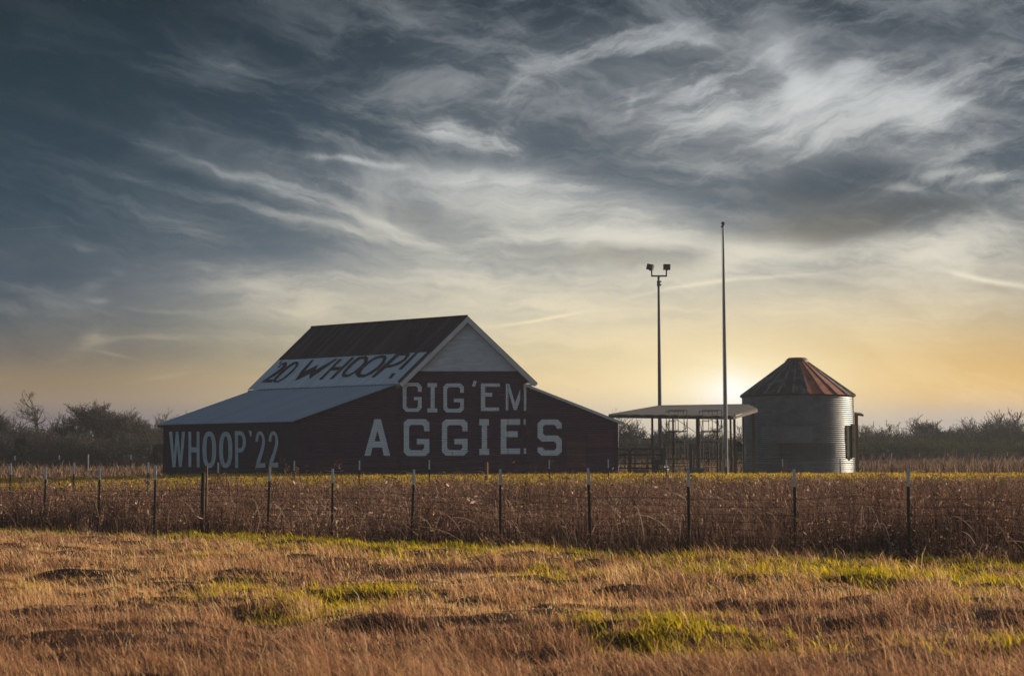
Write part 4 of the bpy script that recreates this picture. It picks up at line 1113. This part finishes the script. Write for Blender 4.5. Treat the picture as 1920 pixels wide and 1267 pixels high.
def wires(parent, pts, heights, r, sag=.01, name='wire'):
    mb = MB()
    for h in heights:
        ps = []
        for (x, y, _), (x2, y2, _) in zip(pts, pts[1:]):
            for t in (0, .5): 
                xx, yy = x + (x2-x)*t, y + (y2-y)*t; ps.append((xx, yy, gzf(xx, yy) + h - (sag if t else 0)))
        x, y, _ = pts[-1]; ps.append((x, y, gzf(x, y) + h))
        mb.tube(ps, r, 4, smooth=False)
    return mb.build(name, m_wire, parent)
nf = [(89,875),(190,875),(294,872),(508,875),(625,878),(777,880),(938,879),(1102,877),(1289,880),(1487,879),(1700,877),(1935,876),(2190,876),(-10,876),(-105,876)]
def fence_hit(px):             # where the line of sight meets the fence line
    k = (px - 960) / F; m_ = (FY1 - FY0) / (FX1 - FX0)
    y = (FY0 - m_ * FX0) / (1 - m_ * k); return k * y, y
fen = empty('near_fence', (0, fence_y(0), gzf(0, fence_y(0))), 'near woven wire fence on white-tipped dark steel posts along the weeds', 'fence')
pts = []
leans = {508: .05, 777: .06, 1102: -.05, 625: .0, 1700: .03}
for px, py in sorted(nf):
    x, y = fence_hit(px); zt_ = at(px, py, y).z; ln = leans.get(px, 0.0)
    tpost(fen, x - ln, y, zt_, .35 * (1 if px != 294 else 1.1), lean=ln, s=1.15); pts.append((x, y, zt_))
wires(fen, pts, [.12,.27,.42,.57,.72,.87,1.02,1.17], .0048, name='horizontal_wires')
mb = MB()
tot = math.dist(pts[0][:2], pts[-1][:2]); k = int(tot / .30)
for i in range(k):
    x = pts[0][0] + (pts[-1][0]-pts[0][0]) * i / k; y = pts[0][1] + (pts[-1][1]-pts[0][1]) * i / k; g_ = gzf(x, y)
    mb.bar((x, y, g_ + .05), (x, y, g_ + 1.17), .006)
mb.build('stay_wires', m_wire, fen)
# timber brace post and its rusty pipe
x, y = fence_hit(383); zt_ = at(383, 886, y).z
mb = MB(); mb.tube([(x, y, gzf(x, y) - .1), (x + .01, y, zt_)], [.055, .05], 10); mb.build('timber_post', mat('dark_timber', (.03,.024,.02,1), .9, color2=(.05,.04,.03,1), noise_scale=8, stretch=(3,3,.2)), fen)
x2, y2 = fence_hit(391.5); zt2 = at(391, 873, y2 - .3).z
mb = MB(); mb.tube([(x2, y2 - .1, gzf(x2, y2) - .1), (x2, y2 - .1, zt2)], .028, 8); mb.build('rusty_pipe', m_rust, fen)

mfp = [(139,867),(278,866),(409,867),(552,863.6),(674,863),(805,862),(1030,862),(1140.5,861),(1249,861),(1361,860),(1467,860),(1575,860),(1672,856),(1769,857),(1857,856),(1940,855),(20,868),(-100,869)]
fen2 = empty('middle_fence', (0, 64, gzf(0, 64)), 'middle wire fence whose white post tips show against the barn', 'fence')
def mf_y(px): return 54 + (px - 139) / (1857 - 139) * 29
pts = []
for px, py in sorted(mfp):
    y = mf_y(px); x = at(px, py, y).x; zt_ = at(px, py, y).z
    tpost(fen2, x, y, zt_, .40, s=1.25); pts.append((x, y, zt_))
wires(fen2, pts, [.3,.6,.9,1.15], .005, name='horizontal_wires')
y = mf_y(912); x = at(912, 866, y).x
mb = MB(); mb.tube([(x, y, gzf(x, y) - .1), (x, y, at(912, 866, y).z)], [.085, .08], 10); mb.build('timber_post', m_rust, fen2)

ffp = [(28,854,1),(111.4,853,1),(163,851,0),(245.6,852,1),(1657,849,1),(1669.6,848,0),(1724,849,1),(1777,849,1),(1817,849,1),(1835.6,850,1),(1888.6,847,1)]
for grp, lo_, hi_, lab in (('l', -50, 400, 'distant wire fence in front of the trees left of the barn'), ('r', 1500, 2100, 'distant wire fence in front of the hedge right of the grain bin')):
    sel = [p for p in ffp if lo_ < p[0] < hi_]
    Y = 92.0 if grp == 'l' else 104.0
    e = empty('distant_fence', (at(sel[1][0], 880, Y).x, Y, gzf(at(sel[1][0], 880, Y).x, Y)), lab, 'fence')
    pts = []
    for px, py, wt_ in sel:
        x = at(px, py, Y).x; zt_ = at(px, py, Y).z
        if wt_: tpost(e, x, Y, zt_, .28, s=1.5)
        else:
            mb = MB(); mb.tube([(x, Y, gzf(x, Y) - .1), (x, Y, zt_)], .14 if grp == 'l' else .06, 8); mb.build('timber_post', m_steel_dark, e)
        pts.append((x, Y, zt_))
    wires(e, pts, [.4,.8,1.15], .007, name='horizontal_wires')

# ================================================================ trees
m_bark = mat('grey_bark', (.060,.050,.044,1), .95, color2=(.035,.030,.028,1), noise_scale=4, spec=.1)
m_twig = foliage_mat('twigs', .12)
TW = np.array([(.074,.062,.055), (.056,.048,.044), (.095,.078,.064), (.044,.039,.037), (.082,.071,.048)])
OL = np.array([(.085,.095,.036), (.062,.070,.030), (.12,.12,.045), (.045,.045,.026)])
CE = np.array([(.022,.028,.020), (.030,.035,.024), (.018,.022,.018)])
def ribbons(P0, P1, w0, w1, cols):
    n = len(P0); d = P1 - P0; L = np.linalg.norm(d, axis=1, keepdims=True) + 1e-6; d = d / L
    r = rng.normal(size=(n, 3)); s = np.cross(d, r); s /= np.linalg.norm(s, axis=1, keepdims=True) + 1e-6
    V_ = np.stack([P0 - s * w0[:, None]/2, P0 + s * w0[:, None]/2, P1 + s * w1[:, None]/2, P1 - s * w1[:, None]/2], 1).reshape(-1, 3)
    b_ = np.arange(n) * 4
    return V_, np.stack([b_, b_+1, b_+2, b_+3], 1), np.zeros((0, 3), int), np.repeat(cols, 4, 0)
def rot_dir(d, spread, up=.0):
    r = rng.normal(size=3); v_ = d + r * spread; v_[2] += up; return v_ / np.linalg.norm(v_)
def gen_tree(H, style='oak', dens=1.0, pal=TW, spread=.5):
    """trunk and limbs as tubes, twigs as thin ribbons; local coordinates, base at the origin"""
    tb = MB(); P0, P1, W0, W1 = [], [], [], []
    def limb(p, d, L, r, lvl, up):
        n = 3 if lvl > 1 else 5; pts = [p]; 
        for i in range(n):
            d = rot_dir(d, .13 if lvl else .06, up); p = p + d * L / n; pts.append(p)
        if lvl <= 1: tb.tube(pts, [r * (1 - .75 * i / n) for i in range(n + 1)], 6)
        else:
            for i in range(n):
                P0.append(pts[i]); P1.append(pts[i+1]); W0.append(max(.03, 2*r*(1-.7*i/n))); W1.append(max(.022, 2*r*(1-.7*(i+1)/n)))
        if lvl >= 4: return
        cnt = {0: 7, 1: 9, 2: 8, 3: 6}[lvl]
        cnt = int(cnt * (dens if lvl >= 1 else 1))
        for k in range(cnt):
            t = (.30 if lvl else .35) + (.70 if lvl else .62) * (k + rng.random()) / cnt
            i = min(n - 1, int(t * n)); f_ = t * n - i; q_ = pts[i] * (1 - f_) + pts[i+1] * f_
            limb(q_, rot_dir(d, spread * (1.15 if lvl else 1.0), .05), L * rng.uniform(.42, .66) * (1.1 if lvl == 0 else 1), r * .5, lvl + 1, .03)
    if style == 'oak':
        limb(np.zeros(3), np.array([0, 0, 1.]), H * .62, H * .026, 0, .05)
    elif style == 'thicket':
        for k in range(int(8 * dens)):
            a = rng.uniform(0, 6.28); rr = rng.uniform(0, H * .32)
            limb(np.array([math.cos(a) * rr, math.sin(a) * rr, 0]), rot_dir(np.array([math.cos(a)*.25, math.sin(a)*.25, 1.]), .12), H * rng.uniform(.45, .72), H * .011, 1, .04)
    P0, P1 = np.array(P0), np.array(P1); c = pal[rng.integers(0, len(pal), len(P0))] * rng.uniform(.8, 1.2, (len(P0), 1))
    top = max(P1[:, 2].max(), .1); s = H / top
    tb.v = [tuple(np.array(v_) * s) for v_ in tb.v]
    return tb, ribbons(P0 * s, P1 * s, np.array(W0) * (1.5 if dens > 1.1 else 1.1), np.array(W1) * 1.4, c)
def gen_cedar(H):
    tb = MB(); tb.tube([(0,0,0), (0,0,H * .95)], [H * .03, .02], 6)
    n = 5200; t = rng.random(n) ** .7; z = H * (.05 + .95 * t); a = rng.uniform(0, 6.28, n)
    rad = H * .36 * (1 - t) ** .8 * (.75 + .35 * np.sin(a * 3 + t * 9)) * rng.uniform(.45, 1.05, n) + .05
    p = np.stack([np.cos(a) * rad, np.sin(a) * rad, z], 1)
    d = np.stack([np.cos(a), np.sin(a), rng.uniform(-.1, .9, n)], 1) * rng.uniform(.15, .42, (n, 1))
    c = CE[rng.integers(0, 3, n)] * rng.uniform(.8, 1.3, (n, 1))
    return tb, ribbons(p, p + d, np.full(n, .16), np.full(n, .03), c)
PROTO = {}
def proto(key):
    if key in PROTO: return PROTO[key]
    H, st, de, pal, sp = {'A': (8, 'oak', 1.15, TW, .55), 'B': (8, 'oak', .85, TW, .75), 'C': (8, 'oak', 1.45, TW, .6), 'S': (8, 'oak', .62, TW[:2], .42),
                          'T': (6, 'thicket', 1.3, TW, .5), 'U': (6, 'thicket', 1.1, TW, .38), 'O': (6, 'thicket', 1.2, OL, .45), 'K': (4, 'cedar', 1, CE, 0)}[key]
    tb, rb = gen_cedar(H) if st == 'cedar' else gen_tree(H, st, de, pal, sp)
    PROTO[key] = (H, tb, rb, None); return PROTO[key]
META = {}
def tree(key, px, top, Y, wid, label, name, cat, group):
    H, tb, rb, _ = proto(key)
    x = at(px, 880, Y).x; g_ = gzf(x, Y); h = at(px, top, Y).z - g_; s = h / H
    if key not in META:          # the first of its kind is built, later ones are copies of it and of its parts
        e = empty(name, (x, Y, g_), label, cat, group)
        me_o = MB(); me_o.v = [tuple(v_) for v_ in tb.v]; me_o.f = tb.f; me_o.sm = tb.sm
        me = bpy.data.meshes.new('trunk'); me.from_pydata(me_o.v, [], me_o.f); me.polygons.foreach_set('use_smooth', me_o.sm); me.materials.append(m_bark)
        tr_ = bpy.data.objects.new('trunk', me); col.objects.link(tr_); tr_.parent = e
        cr = np_mesh('crown', *rb[:3], m_twig, rb[3], parent=e)
        META[key] = (e, [tr_, cr])
    else:
        src, parts = META[key]
        e = src.copy(); col.objects.link(e); e.name = name; e['label'] = label; e['category'] = cat
        if group: e['group'] = group
        for p in parts:
            c_ = p.copy(); col.objects.link(c_); c_.parent = e
    e.location = (x, Y, g_ - .05); e.scale = (s * wid, s * wid, s); e.rotation_euler = (0, 0, random.uniform(0, 6.28))
    return e
GL, GM, GR_ = 'leafless trees left of the barn', 'leafless trees seen through the open shed', 'trees of the far right tree line'
BT = ('bare_tree', 'tree'); TH = ('thicket_bush', 'bush'); CD = ('cedar_tree', 'tree')
for key, px, top, Y, wid, label, (nm, ct), grp in [
    ('C', 6, 762, 150, 1.1, 'dense brown tree cut by the left edge of the photo', BT, GL),
    ('B', 70, 730, 148, 1.0, 'tallest bare spreading tree, its gnarled limbs high above the left tree line', BT, GL),
    ('S', 108, 766, 156, .9, 'thin bare sapling just right of the tallest spreading tree', BT, GL),
    ('A', 168, 746, 150, 1.15, 'bare round-headed tree rising left of the densest left clump', BT, GL),
    ('C', 208, 752, 146, 1.4, 'broad dense dome-shaped tree, biggest mass left of the barn', BT, GL),
    ('S', 242, 754, 150, .7, 'slim bare tree poking above the right shoulder of the dome-shaped tree', BT, GL),
    ('A', 130, 772, 146, 1.3, 'lower twiggy tree between the spreading tree and the dome-shaped tree', BT, GL),
    ('C', 258, 768, 158, 1.2, 'grey tree sloping down from the dome-shaped tree towards the barn', BT, GL),
    ('S', 311, 760, 190, .9, 'wispy bare treetop just left of the barn lean-to roof', BT, GL),
    ('S', 345, 766, 195, .9, 'wispy bare treetop peeping over the lower end of the lean-to roof', BT, GL),
    ('C', 300, 779, 175, 1.5, 'flat-topped dense tree against the left corner of the barn', BT, GL),
    ('C', 345, 780, 180, 1.5, 'dense tree mostly hidden behind the barn lean-to', BT, GL),
    ('T', 40, 794, 142, 1.3, 'brown thicket below the tallest spreading tree', TH, GL),
    ('T', 100, 800, 140, 1.3, 'brown thicket right of the dark cedar', TH, GL),
    ('T', 160, 805, 140, 1.4, 'wide brown thicket below the round-headed tree', TH, GL),
    ('T', 225, 805, 139, 1.4, 'wide brown thicket below the dome-shaped tree', TH, GL),
    ('T', 280, 812, 140, 1.3, 'brown thicket beside the barn corner cedar', TH, GL),
    ('K', 38, 824, 134, 1.1, 'dark conical cedar low in front of the left thicket', CD, None),
    ('K', 297, 834, 133, 1.2, 'dark low cedar beside the left corner of the barn', CD, None),
    ('A', 1185, 782, 160, 1.25, 'tallest grey tree just right of the barn corner, under the shed roof', BT, GM),
    ('S', 1158, 762, 190, .9, 'wispy treetop showing above the left end of the shed roof', BT, GM),
    ('C', 1222, 800, 165, 1.5, 'rounded grey tree behind the floodlight pole', BT, GM),
    ('B', 1262, 788, 170, 1.1, 'airy bare tree seen through the left scaffold tower', BT, GM),
    ('T', 1290, 803, 165, 1.8, 'grey thicket between the two scaffold towers', TH, GM),
    ('B', 1345, 782, 170, 1.2, 'airy bare tree seen through the right scaffold tower', BT, GM),
    ('T', 1325, 806, 160, 1.8, 'grey thicket behind the right scaffold tower', TH, GM),
    ('S', 1386, 787, 175, 1.1, 'bare sapling between the shed posts beside the grain bin', BT, GM),
    ('T', 1380, 812, 165, 1.8, 'grey thicket beside the grain bin wall', TH, GM),
    ('U', 1625, 786, 172, 1.5, 'upright grey thicket next to the lean-to post', TH, GR_),
    ('U', 1665, 787, 170, 1.6, 'even-topped grey thicket left of the lone bare treetop', TH, GR_),
    ('S', 1722, 769, 176, .95, 'lone bare treetop rising above the low part of the right tree line', BT, GR_),
    ('U', 1710, 789, 168, 1.6, 'low grey thicket under the lone bare treetop', TH, GR_),
    ('C', 1765, 784, 168, 1.25, 'rounded dark tree right of the lone bare treetop', BT, GR_),
    ('U', 1808, 775, 165, 1.25, 'brushy upright tree left of the tallest right-hand thicket', TH, GR_),
    ('U', 1836, 769, 168, 1.0, 'narrow brushy tree with a gap of sky on its right', TH, GR_),
    ('U', 1880, 763, 160, 1.35, 'tallest brushy thicket near the right edge of the photo', TH, GR_),
    ('U', 1925, 765, 160, 1.4, 'tall brushy thicket cut by the right edge of the photo', TH, GR_),
    ('O', 1622, 818, 146, 1.7, 'olive hedge bush nearest the grain bin', TH, GR_),
    ('O', 1668, 814, 146, 1.7, 'olive hedge bush, second from the grain bin', TH, GR_),
    ('O', 1716, 817, 146, 1.7, 'olive hedge bush below the lone bare treetop', TH, GR_),
    ('O', 1764, 819, 146, 1.7, 'olive hedge bush below the rounded dark tree', TH, GR_),
    ('O', 1812, 815, 146, 1.7, 'olive hedge bush below the narrow brushy tree', TH, GR_),
    ('O', 1862, 818, 146, 1.7, 'olive hedge bush, second from the right edge', TH, GR_),
    ('O', 1910, 816, 146, 1.7, 'olive hedge bush at the right edge', TH, GR_)]:
    tree(key, px, top, Y, wid, label, nm, ct, grp)

# tangled underbrush that fills the foot of both tree lines
def brush(N, spans, pal):
    out = []
    for (px0, px1, Y0, Y1, top) in spans:
        n = int(N * (px1 - px0) / 600); y = rng.uniform(Y0, Y1, n); x = (rng.uniform(px0, px1, n) - 960) / F * y
        z = gz(x, y); H = (CAMZ + (878 - top) / F * y - z) * (.65 + .6 * fbm(x, y * .3, .35, 91))
        b0 = np.stack([x, y, z + H * rng.random(n) * .75], 1); a = rng.uniform(0, 6.28, n); L = rng.uniform(.3, 1.1, n)
        d = np.stack([np.cos(a) * .55, np.sin(a) * .4, rng.uniform(.1, 1.0, n)], 1) * L[:, None]
        c = pal[rng.integers(0, len(pal), n)] * rng.uniform(.7, 1.2, (n, 1))
        out.append(ribbons(b0, b0 + d, np.full(n, .07), np.full(n, .03), c))
    return out
parts = brush(60000, [(-220, 480, 141, 160, 815), (1120, 1420, 158, 172, 812)], TW * .8) + brush(50000, [(1575, 2150, 150, 166, 806)], np.concatenate([TW * .75, OL * .8]))
v, q, t, c = merge(parts)
prop(np_mesh('underbrush', v, q, t, m_twig, c), kind='stuff')
# a long way behind, the woods close the view
parts = brush(26000, [(-400, 2300, 255, 285, 842)], TW * .9)
v, q, t, c = merge(parts)
prop(np_mesh('distant_woods', v, q, t, m_twig, c), kind='stuff')

# low evening haze
hz_ = MB(); hz_.box((0, 145, 6.8), (620, 330, 19.6)); 
mh = bpy.data.materials.new('haze'); mh.use_nodes = True; mh.node_tree.nodes.clear()
pv = mh.node_tree.nodes.new('ShaderNodeVolumePrincipled'); mo = mh.node_tree.nodes.new('ShaderNodeOutputMaterial')
pv.inputs['Color'].default_value = (.80,.82,.88,1); pv.inputs['Density'].default_value = .0004; pv.inputs['Anisotropy'].default_value = .2
mh.node_tree.links.new(pv.outputs[0], mo.inputs['Volume'])
HAZE = True
if HAZE:
    prop(hz_.build('haze', mh), kind='stuff')
